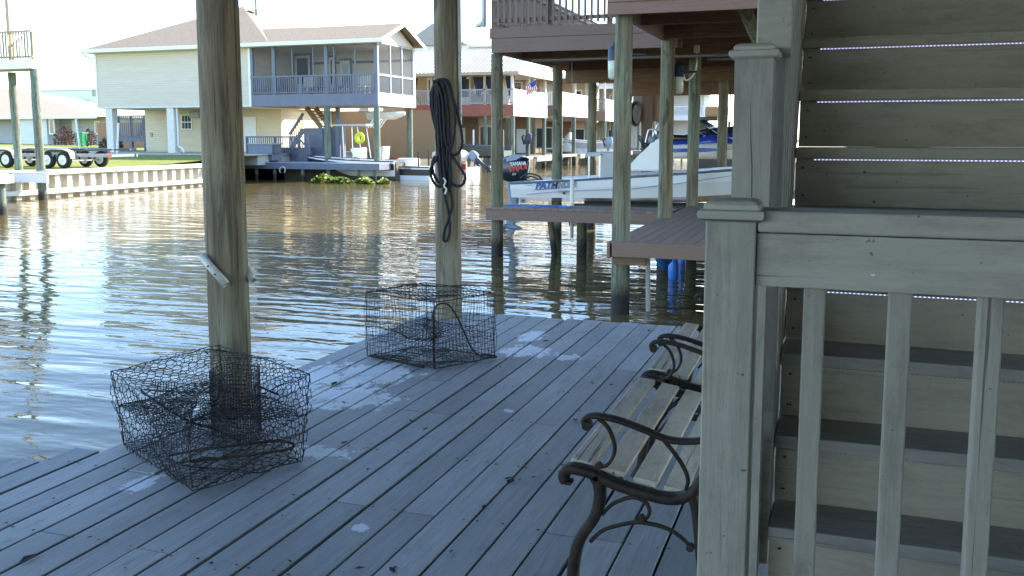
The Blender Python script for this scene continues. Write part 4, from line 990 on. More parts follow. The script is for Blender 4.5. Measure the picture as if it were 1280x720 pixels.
# hip roof, and the gable roof of the porch running out to the right
e0, e1, f0, f1 = XW0-.55, XP0+1.6, HYF-.55, 57.6
ap = atY(303, 8, 49.8); ap2 = Vector((ap.x, 52.5, ap.z)); ZR = ZE + .02
def slab(mb, poly, th=.12, mi=0): mb.prism(poly, (0, 0, th), mi)
b = MB()
c1, c2, c3, c4 = Vector((e0, f0, ZR)), Vector((e1, f0, ZR)), Vector((e1, f1, ZR)), Vector((e0, f1, ZR))
b.add([c1, c2, c3, c4, ap, ap2], [(0, 1, 4), (1, 2, 5, 4), (2, 3, 5), (3, 0, 4, 5), (3, 2, 1, 0)]); b.build('hip_roof', M['roof'], ch)
gx = XP1 + .55; gm = (HYF + YBK)/2; gzr = atX(499, 27, gx).z; ov = .50
g0, g1 = HYF-ov, YBK+ov; ze = ZE + .03
b = MB()
b.add([(gx, g0, ze), (XP0-3.5, g0, ze), (XP0-3.5, gm, gzr), (gx, gm, gzr)], [(3, 2, 1, 0)]); b.add([(gx, g1, ze), (XP0-3.5, g1, ze), (XP0-3.5, gm, gzr), (gx, gm, gzr)], [(0, 1, 2, 3)])
b.build('porch_roof', M['roof'], ch)
b = MB()                                                     # white fascia, soffit and gable
b.box(e0, gx-.03, f0-.03, f0, ZE-.13, ZE+.06); b.box(e0-.03, e0, f0, f1, ZE-.13, ZE+.06)
b.prism([(gx-.02, g0-.02, ze-.16), (gx-.02, g0-.02, ze+.03), (gx-.02, gm, gzr+.03), (gx-.02, gm, gzr-.17)], (.05, 0, 0)); b.prism([(gx-.02, g1+.02, ze-.16), (gx-.02, g1+.02, ze+.03), (gx-.02, gm, gzr+.03), (gx-.02, gm, gzr-.17)], (.05, 0, 0))
b.build('fascia_board', M['white'], ch)
b = MB(); b.prism([(XP1-.02, HYF, ZE-.03), (XP1-.02, YBK, ZE-.03), (XP1-.02, gm, gzr-.12)], (.04, 0, 0)); b.build('gable_wall', M['cream'], ch)
b = MB(); b.box(e0, gx-.04, f0, HYF-.002, ZE-.14, ZE-.10); b.box(XP0, XP1, HYF, YBK, ZE-.10, ZE-.06); b.build('soffit', M['offwhite'], ch)
b = MB(); q = atY(320, 12, 49.2); b.tube([q + Vector((0, 0, -.8)), q + Vector((0, 0, .6))], .05, 8); b.lathe([(0, -.02), (.3, -.02), (.3, .06), (0, .12)], q + Vector((-.5, 0, -.15)), 12); b.build('roof_vent', M['navy'], ch)
# screened porch
b = MB(); b.box(XP0+.02, XP1, HYF-.02, HYF+.06, ZB, ZF-.28); b.box(XP0+.02, XP1, HYF-.005, HYF+.06, ZF-.278, ZF); b.build('porch_beam', M['slate'], ch)
b = MB(); b.box(XP1+.002, XP1+.06, HYF, YBK, ZB-.02, ZF+.02); b.build('porch_side_beam', M['white'], ch)
b = MB(); b.box(XP0, XP1, HYF+.065, YBK, ZF-.05, ZF); b.build('porch_floor', M['greywood'], ch)
for px, wd in ((317, .16), (344, .19), (409, .19), (471, .20)):
    x = hx(px); b = MB(); b.box(x-wd/2, x+wd/2, HYF-.03, HYF+.10, ZF, ZE-.12); b.build('porch_post', M['slate'], ch)
zr = hz(97)
b = MB()
for px in (367, 393, 419, 445): x = hx(px); b.box(x-.03, x+.03, HYF, HYF+.05, zr, ZE-.12)
b.box(XP0, XP1, HYF-.0, HYF+.05, ZE-.18, ZE-.121); b.build('screen_frame', M['slate'], ch)
b = MB(); b.box(XP0, XP1, HYF-.05, HYF+.055, zr-.03, zr+.04); b.box(XP0, XP1, HYF-.02, HYF+.03, ZF+.06, ZF+.13)
for px in (376.5, 443): x = hx(px); b.box(x-.06, x+.06, HYF-.04, HYF+.04, ZF, zr-.03)
x = XP0 + .1
while x < XP1-.1: b.box(x, x+.045, HYF-.045, HYF-.022, ZF+.03, zr-.03); x += .135
b.build('porch_railing', M['slate'], ch)
b = MB(); b.quad((XP0+.1, HYF+.045, ZF), (XP1-.1, HYF+.045, ZF), (XP1-.1, HYF+.045, ZE-.19), (XP0+.1, HYF+.045, ZE-.19)); b.build('screen', M['screen'], ch)
b = MB()
for k in range(4):
    y = HYF + .1 + (YBK-HYF-.2)*k/3; b.box(XP1-.05, XP1+.03, y-.05, y+.05, ZF, ZE-.1)
b.box(XP1-.05, XP1+.035, HYF, YBK, zr-.05, zr+.05); b.build('side_screen_frame', M['slatelite'], ch)
b = MB(); b.quad((XP1-.02, HYF, ZF), (XP1-.02, YBK, ZF), (XP1-.02, YBK, ZE-.1), (XP1-.02, HYF, ZE-.1)); b.build('side_screen', M['screen'], ch)
b = MB(); b.box(XP0+.3, XP1, YBK-.05, YBK+.015, ZE-.75, ZE-.62); b.build('header_beam', M['slate'], ch)
for px0, px1, py0, py1 in ((328, 341, 74, 112), (358, 366, 68, 100), (370, 388, 70, 112), (412, 418, 72, 112), (426, 438, 76, 112)):
    x0, x1 = atY(px0, 90, YBK).x, atY(px1, 90, YBK).x; z0, z1 = atY(px0, py1, YBK).z, atY(px0, py0, YBK).z
    b = MB(); b.box(x0, x1, YBK-.07, YBK+.01, max(z0, ZF), z1); o = b.build('porch_door', M['white'], ch)
    b = MB(); b.box(x0+.12, x1-.12, YBK-.08, YBK-.071, max(z0, ZF)+.3, z1-.15); b.build('pane', M['glass'], o)
    b = MB(); b.box(x0-.1, x1+.1, YBK-.06, YBK-.0, z1+.002, z1+.12); b.box(x1+.01, x1+.11, YBK-.06, YBK, ZF, z1); b.build('door_trim', M['slate'], o)
for px in (350, 381, 399, 428, 452):                          # porch chairs behind the rail
    x = atY(px, 110, 45.2).x; b = MB(); b.box(x-.3, x+.3, 45, 45.6, ZF+.42, ZF+.48); b.box(x-.3, x+.3, 45.6, 45.66, ZF+.45, ZF+1.05)
    for sx in (-.27, .27):
        for sy in (45.03, 45.57): b.box(x+sx-.03, x+sx+.03, sy-.03, sy+.03, ZF, ZF+.419)
    tag(b.build('porch_chair', M['offwhite'] if px in (381, 452) else M['slate']), {350: 'dark chair at the left end of the screened porch', 381: 'pale chair beside the porch door', 399: 'dark chair in the middle of the screened porch', 428: 'dark chair right of the middle porch post', 452: 'pale chair near the right end of the screened porch'}[px], 'chair', 'chairs on the screened porch')
# piles and pillars
GH = .57
for px, Y in ((409, HYF+.05), (471, HYF+.05), (512, YBK-.1)):
    x = atY(px, 150, Y).x; b = MB(); piling(b, x, Y+.0, .17, -2.5, ZB-.001 if Y < 45 else ZB, int(px), 12); b.build('piling', M['fpile'], ch)
for px in (135.5, 212):
    x = hx(px); b = MB(); b.box(x-.24, x+.24, HYF+.05, HYF+.5, GH, ZB-.001); b.build('pillar', M['offwhite'], ch, .02)
b = MB(); x = hx(218); b.tube(smooth_path([(x, HYF+.25, ZB-.02), (x, HYF+.25, 1.2), (x+.05, HYF+.22, .95), (x+.35, HYF+.2, .80), (x+.4, HYF+.2, .6)], 3), .06, 8); b.build('downspout', M['white'], ch)
b = MB(); x = hx(110); b.tube(smooth_path([(e0+.1, f0+.1, ZE-.15), (e0+.2, f0+.2, ZE-.3), (XW0-.06, HYF+.1, ZE-.5), (XW0-.06, HYF+.1, ZE-.9)], 3), .05, 6); b.build('gutter_elbow', M['white'], ch)
# enclosed ground floor
YE = 47.2; XE0 = atY(182, 170, YE).x; XE1 = atY(352, 170, YE).x
b = MB(); b.box(XE0, XE1, YE, 56, GH+.001, ZB-.001); b.build('lower_walls', M['creamlow'], ch)
b = MB(); b.box(XE1+.002, atY(372, 170, 50).x, 50, 56, GH+.001, ZB-.001); b.build('lower_walls', M['creamlow'], ch)
x0, x1 = atY(227, 160, YE).x, atY(241, 160, YE).x; z0, z1 = atY(230, 162, YE).z, atY(230, 143, YE).z
b = MB(); b.box(x0, x1, YE-.06, YE-.002, z0, z1); o = b.build('window', M['white'], ch)
b = MB()
for i in range(3):
    for j in range(2):
        cw, hh = (x1-x0-.12)/3, (z1-z0-.16)/2
        b.box(x0+.06+cw*i+.02, x0+.06+cw*(i+1)-.02, YE-.07, YE-.061, z0+.06+(hh+.04)*j, z0+.06+(hh+.04)*j+hh-.02)
b.build('pane', M['glass'], o)
b = MB(); x = atY(247, 145, YE).x; b.box(x-.35, x+.35, YE-.35, YE-.002, hz(147, YE), hz(139, YE)); b.build('wall_unit', M['galv'], ch, .02)
b = MB(); x = atY(189, 162, YE).x; b.box(x-.08, x+.08, YE-.05, YE-.002, 1.5, 1.75); b.build('outlet_box', M['galv'], ch)
b = MB(); x0, x1 = atY(304, 170, YE).x, atY(321, 170, YE).x; b.box(x0, x1, YE-.05, YE-.002, GH+.05, GH+2.1); b.build('ground_door', M['white'], ch, .01)
b = MB(); b.box(atY(372, 170, 53).x, XP1-.3, 53, 53.1, GH-.4, ZB-.001); b.build('lower_walls', M['plywood'], ch)
# grey side stairs with a landing, left of the lower rooms
sd_ = thing('side_stairs', 'dark grey stairs and landing with slatted rail under the left of the cream house', 'stairs', (-40, 48, GH))
Ys = 48.6; xa, xb = atY(146, 170, Ys).x, atY(181, 170, Ys).x
zl, zt_ = atY(150, 172, Ys).z, atY(150, 145, Ys).z
b = MB(); b.box(xa, xb, Ys, Ys+1.3, zl-.25, zl); b.build('landing', M['slate'], sd_)
b = MB(); b.box(xa, xb, Ys-.03, Ys+.03, zt_-.05, zt_+.03); b.box(xa, xb, Ys-.02, Ys+.02, zl+.05, zl+.12); x = xa
while x < xb: b.box(x, x+.05, Ys-.045, Ys-.02, zl, zt_-.05); x += .16
b.build('railing', M['slate'], sd_)
for x in (xa+.08, xa+1.1, xb-.08): b = MB(); b.box(x-.07, x+.07, Ys+.05, Ys+.19, GH, zt_); b.build('post', M['slate'], sd_)
p, q = Vector((xa+.5, Ys+1.3, zl)), Vector((xb, Ys+1.3, zt_+1.6)); 
for dy in (0, .9): b = MB(); b.bar(p + Vector((0, dy, 0)), q + Vector((0, dy, 0)), .06, .3); b.build('stringer', M['slate'], sd_)
b = MB()
for k in range(9): c_ = lerp(p, q, (k+.5)/9); b.box(c_.x-.14, c_.x+.14, Ys+1.34, Ys+2.16, c_.z, c_.z+.04)
b.build('step', M['slate'], sd_)
# stairs under the porch
ps = thing('porch_stairs', 'brown stairs with grey handrails under the screened porch', 'stairs', (-27, 46, .2))
p, q = atY(402, 160, 46.3), atY(385, 137, 46.3); d = q - p; q = q + d*.12
for dy in (0, 1.0): b = MB(); b.bar(p + Vector((0, dy, 0)), q + Vector((0, dy, 0)), .07, .28); b.build('stringer', M['stairwood'], ps)
b = MB()
for k in range(7): c_ = lerp(p, q, (k+.5)/7); b.box(c_.x-.16, c_.x+.16, 46.34, 47.26, c_.z, c_.z+.05)
b.build('step', M['stairwood'], ps)
p2, q2 = atY(362, 168, 46.2), atY(379, 142, 46.2); b = MB(); b.bar(p2, q2, .07, .16); b.bar(p2 + Vector((0, 0, -.9)), q2 + Vector((0, 0, -.9)), .07, .28)
for k in range(7):
    c_ = lerp(p2, q2, (k+.3)/7); b.box(c_.x-.025, c_.x+.025, 46.18, 46.22, c_.z-.9, c_.z)
b.build('handrail', M['slate'], ps)
x0, x1 = atY(381, 170, 46).x, atY(404, 170, 46).x
b = MB(); b.box(x0, x1, 45.9, 47.4, .25, p.z); b.build('landing', M['slate'], ps)
for px in (424, 430): x = atY(px, 170, 46).x; b = MB(); b.box(x-.10, x+.10, 45.8, 46.0, .15, ZB-.001 if px < 427 else 2.2); b.build('post', M['slate'], ps)
x0, x1 = atY(409, 180, 46.6).x, atY(431, 180, 46.6).x; b = MB(); b.box(x0, x1, 46.6, 46.7, .15, 2.0); b.build('side_panel', M['slate'], ps)
# dock of the cream house
YD = 42.0; dx0, dx1 = atY(303, 205, YD).x, atY(474, 205, YD).x; zd = atY(390, 203.5, YD).z
cdk = thing('house_dock', 'blue grey dock with slatted railing in front of the cream house', 'dock', (-27, 43, 0))
b = MB(); b.box(dx0, dx1, YD, YD+.06, zd-.34, zd-.03); b.box(dx1-.06, dx1, YD+.061, YD+1.4, zd-.34, zd-.03); b.build('fascia', M['slate'], cdk)
b = MB(); b.box(dx0, dx1, YD-.01, YD+1.45, zd-.028, zd); b.box(dx0, dx0+5.4, YD+1.46, 46, zd-.028, zd); b.build('deck_boards', M['slatelite'], cdk)
for px in (318, 341, 376, 408, 446, 466): x = atY(px, 220, YD).x; b = MB(); b.tube([(x, YD+.2, -2), (x, YD+.2, zd-.03)], .10, 8); b.build('dock_post', M['npile'], cdk)
b = MB()
Yr = 44.2; x0, xm, x1 = atY(307.5, 180, Yr).x, atY(372, 180, Yr).x, atY(384, 180, Yr).x; z1 = atY(340, 170.5, Yr).z; zb_ = zd+.75
b.box(x0, xm, Yr-.04, Yr+.04, z1-.07, z1+.02); b.bar((xm, Yr, z1-.02), (x1, Yr, z1-.62), .07, .09); x = x0
while x < xm: b.box(x, x+.04, Yr-.02, Yr+.02, zb_-.5, z1-.06); x += .14
while x < x1: b.box(x, x+.04, Yr-.02, Yr+.02, zb_-.7, z1-.02-(x-xm)/(x1-xm)*.6); x += .14
b.build('railing', M['slate'], cdk)
for x in (x0, lerp(x0, xm, .55), xm, x1): b = MB(); b.box(x-.06, x+.06, Yr+.05, Yr+.17, zd, z1); b.build('railing_post', M['slate'], cdk)
b = MB(); x0_, x1_ = atY(348, 190, 44.6).x, atY(376, 190, 44.6).x; b.box(x0_, x1_, 44.4, 46.4, zd, zd+.75); b.build('platform', M['slate'], cdk)
bx = thing('dock_box', 'slate blue boxed cabinet standing on the dock of the cream house', 'cabinet', (-27, 42.6, zd))
x0, x1 = atY(313.5, 190, 42.5).x, atY(343, 190, 42.5).x; z0, z1 = zd+.08, atY(330, 180.5, 42.5).z
b = MB(); b.box(x0, x1, 42.3, 43.2, z0, z1); b.build('body', M['slate'], bx, .03)
b = MB(); b.box(x0-.04, x1+.04, 42.26, 43.24, z1+.001, z1+.06); b.build('lid', M['slatelite'], bx, .01)
b = MB(); b.box(x1+.002, x1+.32, 42.35, 42.7, z1-.5, z1-.05); b.build('control_box', M['navy'], bx, .02)
b = MB()
for x in (x0+.3, x1-.3): b.box(x-.08, x+.08, 42.35, 43.15, zd, z0-.001)
b.build('foot', M['navy'], bx)
b = MB(); b.tube([atY(353 + 3.6*math.sin(k*.5), 212.5 - 4*math.cos(k*.5), YD-.03) for k in range(-5, 6)][:], .03, 6); tag(b.build('white_hose', M['pvc']), 'white hose loop hanging from the edge of the blue grey dock', 'hose')
# hull of a small white boat slung under the porch
b = MB(); rs = []; a = atY(461, 141, 45.6); c_ = atY(506, 141, 45.6)
for k in range(11):
    t_ = k/10; hw = .55*min(1, 1.25*math.sin(math.pi*min(1, (t_*.9+.1)))**.5) if t_ < 1 else .06; hw = max(hw, .06); low = .42*(1 - .55*max(0, t_-.7)/.3)
    rs.append([Vector((lerp(a, c_, t_).x, 45.6 + hw*s_, ZB-.30 - low*v)) for s_, v in ((-1, 0), (-.95, .45), (-.6, .9), (0, 1), (.6, .9), (.95, .45), (1, 0))])
b.rings(rs, True, True); tag(b.build('slung_dinghy', M['offwhite']), 'small white dinghy hull slung under the screened porch', 'dinghy')
# floating water plants by the dock
b = MB(); rr = random.Random(8)
for (pa, pb, n_, hh) in ((390, 420, 420, .42), (412, 440, 420, .30), (444, 466, 330, .30), (473, 488, 200, .24), (425, 480, 120, .10)):
    for k in range(n_):
        u_ = rr.random(); px = pa + (pb-pa)*u_; Y = 40.5 + rr.uniform(-.55, .6); x = atY(px, 225, Y).x; hgt = hh*(.35 + .65*math.sin(math.pi*u_))*rr.uniform(.2, 1); z = WZ + hgt
        s_ = rr.uniform(.04, .085); a1 = rr.uniform(0, 6.28); u = Vector((math.cos(a1), math.sin(a1), rr.uniform(-.5, .7)))*s_; v_ = Vector((-math.sin(a1), math.cos(a1), rr.uniform(-.4, .9)))*s_; c_ = Vector((x, Y, z))
        b.add([c_-u-v_, c_+u-v_*.6, c_+u*.8+v_, c_-u*.7+v_*.8], [(0, 1, 2, 3)])
        if k % 5 == 0: b.tube([(x, Y, WZ-.02), (x, Y, z)], .012, 3)
o = b.build('water_plants', M['leaf']); o['kind'] = 'stuff'; o['label'] = 'bright green floating water plants by the blue grey dock'; o['category'] = 'plants'

# ------------------------------------------------------------------ generic small boats
def small_boat(name, label, cat, x, y, ang, L, B, H, hullm, zoff=0.0, stripe=None, group=None, draft=.25, topm=None):
    t = thing(name, label, cat, (x, y, WZ+zoff), group); c_, s_ = math.cos(ang), math.sin(ang)
    X = lambda u, a, z: Vector((x + u*c_ - a*s_, y + u*s_ + a*c_, WZ + zoff + z))
    st = []
    for i in range(17):
        k = i/16; hb = max(.03, B/2*(1 - max(0, (k-.5)/.5)**2.3)); st.append((L*(k-.5), hb, -draft+.9*H*max(0, k-.6)**1.5*1.6, -.06*H+.75*H*max(0, k-.4)**1.5*1.2, H*(.85+.30*k*k), hb*(.92-.3*max(0, k-.4)), H*.45))
    b = MB(); loft_hull(b, st, X); b.build('hull', hullm, t)
    for sg in (-1, 1):
        b = MB(); b.tube([X(q[0], sg*(q[1]+.008), q[4]) for q in st], .03, 6); b.build('rub_rail', M['slate'] if stripe is None else stripe, t)
        if stripe:
            b = MB(); b.add([X(q[0], sg*(q[1]*.99+.012), q[3] + (q[4]-q[3])*f_) for q in st for f_ in (.42, .85)], [(2*i, 2*i+2, 2*i+3, 2*i+1) for i in range(16)]); b.build('side_stripe', stripe, t)
    b = MB(); b.add([X(q[0], sg*q[1]*.86, q[4]-.02) for q in st[9:] for sg in (-1, 1)], [(2*i, 2*i+1, 2*i+3, 2*i+2) for i in range(7)]); b.build('fore_deck', topm or hullm, t)
    return t, X
# 1: bay boat on the lift under the porch
p = atY(412, 215, 43.7); q = atY(478, 215, 43.7)
t, X = small_boat('bay_boat', 'white bay boat with black side stripe and canopy on the lift behind the blue dock', 'boat', p.x+1.15, 44.35, R(180), 5.8, 2.1, .85, M['gelcoat'], .28, M['black'], draft=.42)
b = MB(); pts = [X(-.6, -.35, .85), X(-.15, -.35, .95), X(.05, -.35, 1.35), X(-.2, -.35, 1.42), X(-.6, -.35, 1.42)]; b.prism(pts, X(0, .35, 0) - X(0, -.35, 0)); b.build('console', M['gelcoat'], t, .03)
b = MB(); b.prism([X(-1.9, -.4, .8), X(-1.4, -.4, .8), X(-1.45, -.4, 1.2), X(-1.85, -.4, 1.5), X(-1.98, -.4, 1.5)], X(0, .4, 0) - X(0, -.4, 0)); b.build('seat', M['seat'], t, .03)
b = MB()
for sy in (-.5, .5):
    for u in (-.75, .35):
        b = MB(); b.tube([X(u, sy, .85), X(u*.8 + .1, sy, 2.55)], .028, 6); b.build('canopy_pole', M['alu'], t)
b = MB(); b.prism([X(-1.2, -.85, 2.56), X(.9, -.85, 2.58), X(1.1, -.85, 2.66), X(-1.2, -.85, 2.68)], X(0, .85, 0) - X(0, -.85, 0)); b.build('canopy', M['gelgrey'], t, .02)
for k in range(6):
    b = MB(); b.tube([X(-1.25, -.7+.28*k, 2.5), X(-1.6, -.7+.28*k, 2.95)], .035, 6); b.build('rod_holder', M['white'], t)
# yellow float hung on the canopy post
q = atY(449.5, 172.5, 43.3); b = MB(); b.tube([q + Vector((.20*math.cos(a), 0, .22*math.sin(a))) for a in [2*math.pi*k/20 for k in range(21)]], .10, 8); b.tube([q + Vector((-.05, -.05, .2)), q + Vector((-.02, -.06, -.18))], .03, 5, mi=0); tag(b.build('life_ring', M['yellow']), 'yellow life ring hanging by the canopy boat', 'life ring')
# 2: low white boat with dark stripe, outboards to the right
p = atY(508, 216, 44.8)
t, X = small_boat('bass_boat', 'low white boat with dark stripe and black outboard moored right of the blue dock', 'boat', p.x-1.0, 44.9, R(180), 5.6, 2.2, .80, M['gelcoat'], .02, M['black'])
oq = outboard(t, tuple(X(-2.85, 0, .75)), X(-1, 0, 0) - X(0, 0, 0), .85, .55, 'cowl', 'black')
b = MB(); b.tube([X(-2.0, -.6, .7), X(-2.0, -.6, 1.6)], .05, 8); b.tube([X(-1.9, .5, .7), X(-1.9, .5, 1.5)], .05, 8); b.build('mooring_pole', M['black'], t)
b = MB(); b.box(*sorted((X(-1.6, 0, 0).x, X(-.6, 0, 0).x)), 44.5, 45.3, WZ+.75, WZ+1.15); b.build('seat', M['seat'], t, .06)
Yt = 44.9 - 1.115; mt = atY(499.5, 212, Yt); lettering('lettering', 'Triton', .22, Matrix.Translation(mt + Vector((0, -.03, 0))) @ Matrix.Rotation(R(90), 4, 'X'), M['navy'], t, .3, 1.1)
# inflatable grey tube cover behind it
# 3: white and red boat with a tilted blue outboard, in front of the next house
p = atY(585, 214, 53.0)
t, X = small_boat('runabout', 'white and red boat with blue outboard tilted up beside the rope post', 'boat', p.x-2.9, 53.6, R(180), 6.0, 2.3, .9, M['gelcoat'], 0, M['red'])
outboard(t, tuple(X(-3.05, -.2, .75)), X(-1, 0, 0) - X(0, 0, 0), 1.0, .95, 'cowlgrey', 'navy')
b = MB(); c_ = X(-1.4, 0, 1.15); b.rings([[c_ + Vector((1.25*q*math.cos(a), .95*q*math.sin(a), z)) for a in [2*math.pi*k/16 for k in range(16)]] for q, z in ((.9, -.35), (1.0, -.1), (.97, .15), (.8, .3), (.4, .38))], True, True); b.build('cover', M['white'], t)
# 4: dark green flat boat on a lift
p = atY(603, 186, 57.5); t, X = small_boat('jon_boat', 'dark green flat boat on a lift under the redwood house', 'boat', p.x-.6, 57.8, R(180), 4.6, 1.7, .75, M['greenhull'], 1.05)
# 5: covered grey boat
p = atY(724, 190, 76.0); t, X = small_boat('centre_console_boat', 'white boat with tall shrouded console on a lift beyond the green pilings', 'boat', p.x, 76, R(180), 6.5, 2.4, 1.15, M['gelcoat'], .95, M['gelgrey'])
q = atY(712, 176, 75.5); b = MB(); b.rings([[q + Vector((r_*math.cos(a), r_*math.sin(a), z)) for a in [2*math.pi*k/10 for k in range(10)]] for r_, z in ((.9, -.9), (.85, -.4), (.5, .2), (.12, .7))], True, True); b.build('shroud', M['white'], t)
# shrouded motors standing on the far dock
def standing_motor(px, py0, py1, Y, cowl, label):
    a = atY(px, py1, Y); h_ = atY(px, py0, Y).z - a.z
    t = thing('boat_motor', label, 'outboard motor', a); b = MB(); s_ = h_/1.9
    def rg(r_, ry, z, dx=0): return [a + Vector((dx*s_ + r_*s_*math.cos(k), ry*s_*math.sin(k), z*s_)) for k in [2*math.pi*j/12 for j in range(12)]]
    b.rings([rg(.10, .06, 0), rg(.10, .07, .5), rg(.16, .12, .9), rg(.30, .22, 1.0), rg(.36, .24, 1.35, .05), rg(.34, .22, 1.7, .12), rg(.2, .14, 1.9, .16)], True, True); b.build('cowling', M[cowl], t)
    b = MB(); b.tube([a + Vector((-.3*s_, 0, .9*s_)), a + Vector((-.5*s_, 0, 1.6*s_)), a + Vector((-.25*s_, 0, 1.8*s_))], .10*s_, 6); b.build('tiller', M['navy'], t); return t
standing_motor(659, 167, 193, 60, 'navy', 'dark navy outboard motor raised behind the black cowling'); standing_motor(760, 171, 196, 62, 'cowlgrey', 'pale blue grey outboard motor raised above the seat of the fishing boat')

# ================================================================== LEFT EDGE: balcony on tall green posts, small white dock
lb = thing('balcony', 'pale slatted balcony on tall green posts at the left edge', 'balcony', (-29, 26.5, WZ))
LX, LY = -27.05, 25.83
pA = Vector((LX, LY, 0)); pB = Vector((-29.3, 26.95, 0))
zt0, zt1 = atY(44, 86, LY).z, atY(44, 75, LY).z; zrl = atY(44, 38, LY).z
for k, (p, r) in enumerate(((pA, .145), (pB, .145), (Vector((-34.5, 26.9, 0)), .145))):
    b = MB(); piling(b, p.x, p.y, r, -2.5, zt0, 70+k, 14, (-.016, 0)); b.build('piling', M['fpile'], lb)
b = MB(); b.box(-40, LX+.12, LY-.25, LY-.19, zt0, zt1); b.bar((LX+.08, LY-.18, (zt0+zt1)/2), (LX-3.6, LY+3.4, (zt0+zt1)/2), .06, zt1-zt0-.002); b.build('fascia', M['white'], lb)
b = MB(); b.prism([(-40, LY-.18, zt1-.08), (LX+.03, LY-.18, zt1-.08), (LX-3.6, LY+3.4, zt1-.08), (-40, LY+3.4, zt1-.08)], (0, 0, .05)); b.build('floor', M['greywood'], lb)
b = MB(); b.box(-40, LX+.1, LY-.22, LY-.14, zrl-.06, zrl); b.box(-40, LX+.1, LY-.2, LY-.16, zt1+.08, zt1+.14); x = -33
while x < LX: b.box(x, x+.045, LY-.245, LY-.20, zt1+.05, zrl-.06); x += .125
b.bar((LX+.05, LY-.1, zrl-.03), (LX-3.6, LY+3.4, zrl-.03), .06, .06)
for k in range(36): xx, yy = LX+.03-.1*k, LY+.02+.096*k; b.box(xx-.022, xx+.022, yy-.022, yy+.022, zt1, zrl-.06)
b.build('railing', M['tan'], lb)
x = atY(14, 40, LY).x; b = MB(); b.box(x-.07, x+.07, LY-.13, LY+.01, zt1, 9); b.build('roof_post', M['tan'], lb)
b = MB(); b.box(LX-.02, LX+.09, LY-.13, LY-.02, zt1, zrl+.05); b.build('corner_post', M['tan'], lb)
wd_ = thing('white_dock', 'small white boarded dock around the green posts at the left edge', 'dock', (-28, 25.6, WZ))
z0, z1 = atY(30, 228, 25.4).z, atY(30, 217, 25.4).z; xr = atY(60, 220, 25.4).x
b = MB(); b.box(-36, xr, 25.35, 25.42, z0, z1); b.build('fascia', M['white'], wd_)
b = MB(); b.box(-36, xr, 25.30, 26.5, z1+.002, z1+.05); b.build('deck_boards', M['offwhite'], wd_)
q = atZ(3, 269, WZ); b = MB(); piling(b, q.x, q.y, .13, -2.4, atY(3, 229, q.y).z, 91, 12); b.build('piling', M['fpile'], wd_)
b = MB(); b.box(q.x-6, q.x+.25, q.y-.25, q.y+.25, atY(3, 229, q.y).z+.001, atY(3, 219, q.y).z); b.build('lower_step', M['white'], wd_)
b = MB(); c_ = Vector((LX, LY, z1)); b.tube([c_ + Vector((.19*math.cos(a), .19*math.sin(a), .05+.012*k)) for k in range(3) for a in [2*math.pi*j/12 for j in range(13)]] + [c_ + Vector((.35, -.1, .1)), c_ + Vector((.5, -.15, .06))], .022, 5); tag(b.build('tie_rope', plain('teal_rope', (.10, .35, .38), .7)), 'teal rope wound round the foot of a green balcony post', 'rope')

# ------------------------------------------------------------------ trailers on the lawn
def wheel(root, x, y, r, w_=.20):
    b = MB(); rg = lambda rad, yy: [Vector((x + rad*math.cos(a), y + yy, r+gzv + rad*math.sin(a))) for a in [2*math.pi*k/20 for k in range(20)]]
    b.rings([rg(r*.62, -w_/2), rg(r*.92, -w_/2), rg(r, -w_*.32), rg(r, w_*.32), rg(r*.92, w_/2), rg(r*.62, w_/2)], True, True); o = b.build('wheel', M['tyre'], root)
    b = MB(); b.rings([rg(r*.61, -w_/2-.004), rg(r*.56, -w_/2-.015), rg(r*.46, -w_/2+.03), rg(r*.2, -w_/2+.02)], True, True); b.rings([rg(r*.2, -w_/2+.015), rg(r*.17, -w_/2-.03), rg(r*.04, -w_/2-.035)], True, True); b.build('rim', M['white'], o)
def trailer(name, label, xw, y, L, gz_, tongue):
    global gzv; gzv = gz_
    t = thing(name, label, 'trailer', (xw, y, gz_), 'boat trailers on the lawn')
    W = 2.0; fr = gz_ + .52
    for yy in (y+.25, y+W-.25): b = MB(); b.box(xw-tongue, xw+L, yy-.04, yy+.04, fr-.06, fr+.06); b.build('rail', M['galv'], t)
    b = MB()
    for xx in (xw-tongue+.02, xw-.9, xw+.4, xw+1.6, xw+L-.1): b.box(xx-.04, xx+.04, y+.292, y+W-.292, fr-.05, fr+.05)
    b.box(xw-.1, xw+.0, y+.05, y+W-.05, gz_+.28, gz_+.34); b.box(xw+.72, xw+.82, y+.05, y+W-.05, gz_+.28, gz_+.34); b.build('cross_member', M['galv'], t)
    for yy in (y, y+W):
        for xx in (xw-.05, xw+.77): wheel(t, xx, yy, .34)
        b = MB(); pts = [(xw-.50, fr-.12), (xw-.38, fr+.16), (xw-.1, fr+.24), (xw+.36, fr+.25), (xw+.84, fr+.24), (xw+1.12, fr+.16), (xw+1.24, fr-.12)]
        b.rings([[Vector((a, yy-.14, z)), Vector((a, yy+.14, z)), Vector((a, yy+.14, z+.02)), Vector((a, yy-.14, z+.02))] for a, z in pts], True, True); b.build('fender', M['offwhite'] if yy == y else M['black'], t)
    for yy in (y+.5, y+W-.5): b = MB(); b.bar((xw-1.0, yy, fr+.16), (xw+L-.1, yy, fr+.24), .10, .07); b.build('bunk', M['tarp'], t)
    b = MB(); b.box(xw+L-.03, xw+L+.02, y+.12, y+.3, fr-.06, fr+.06); b.build('tail_light', M['red'], t)
    b = MB(); b.tube([(xw-tongue, y+.3, fr), (xw-tongue-1.0, y+W/2, fr), (xw-tongue, y+W-.3, fr)], .05, 6); b.build('tongue', M['galv'], t)
    return t
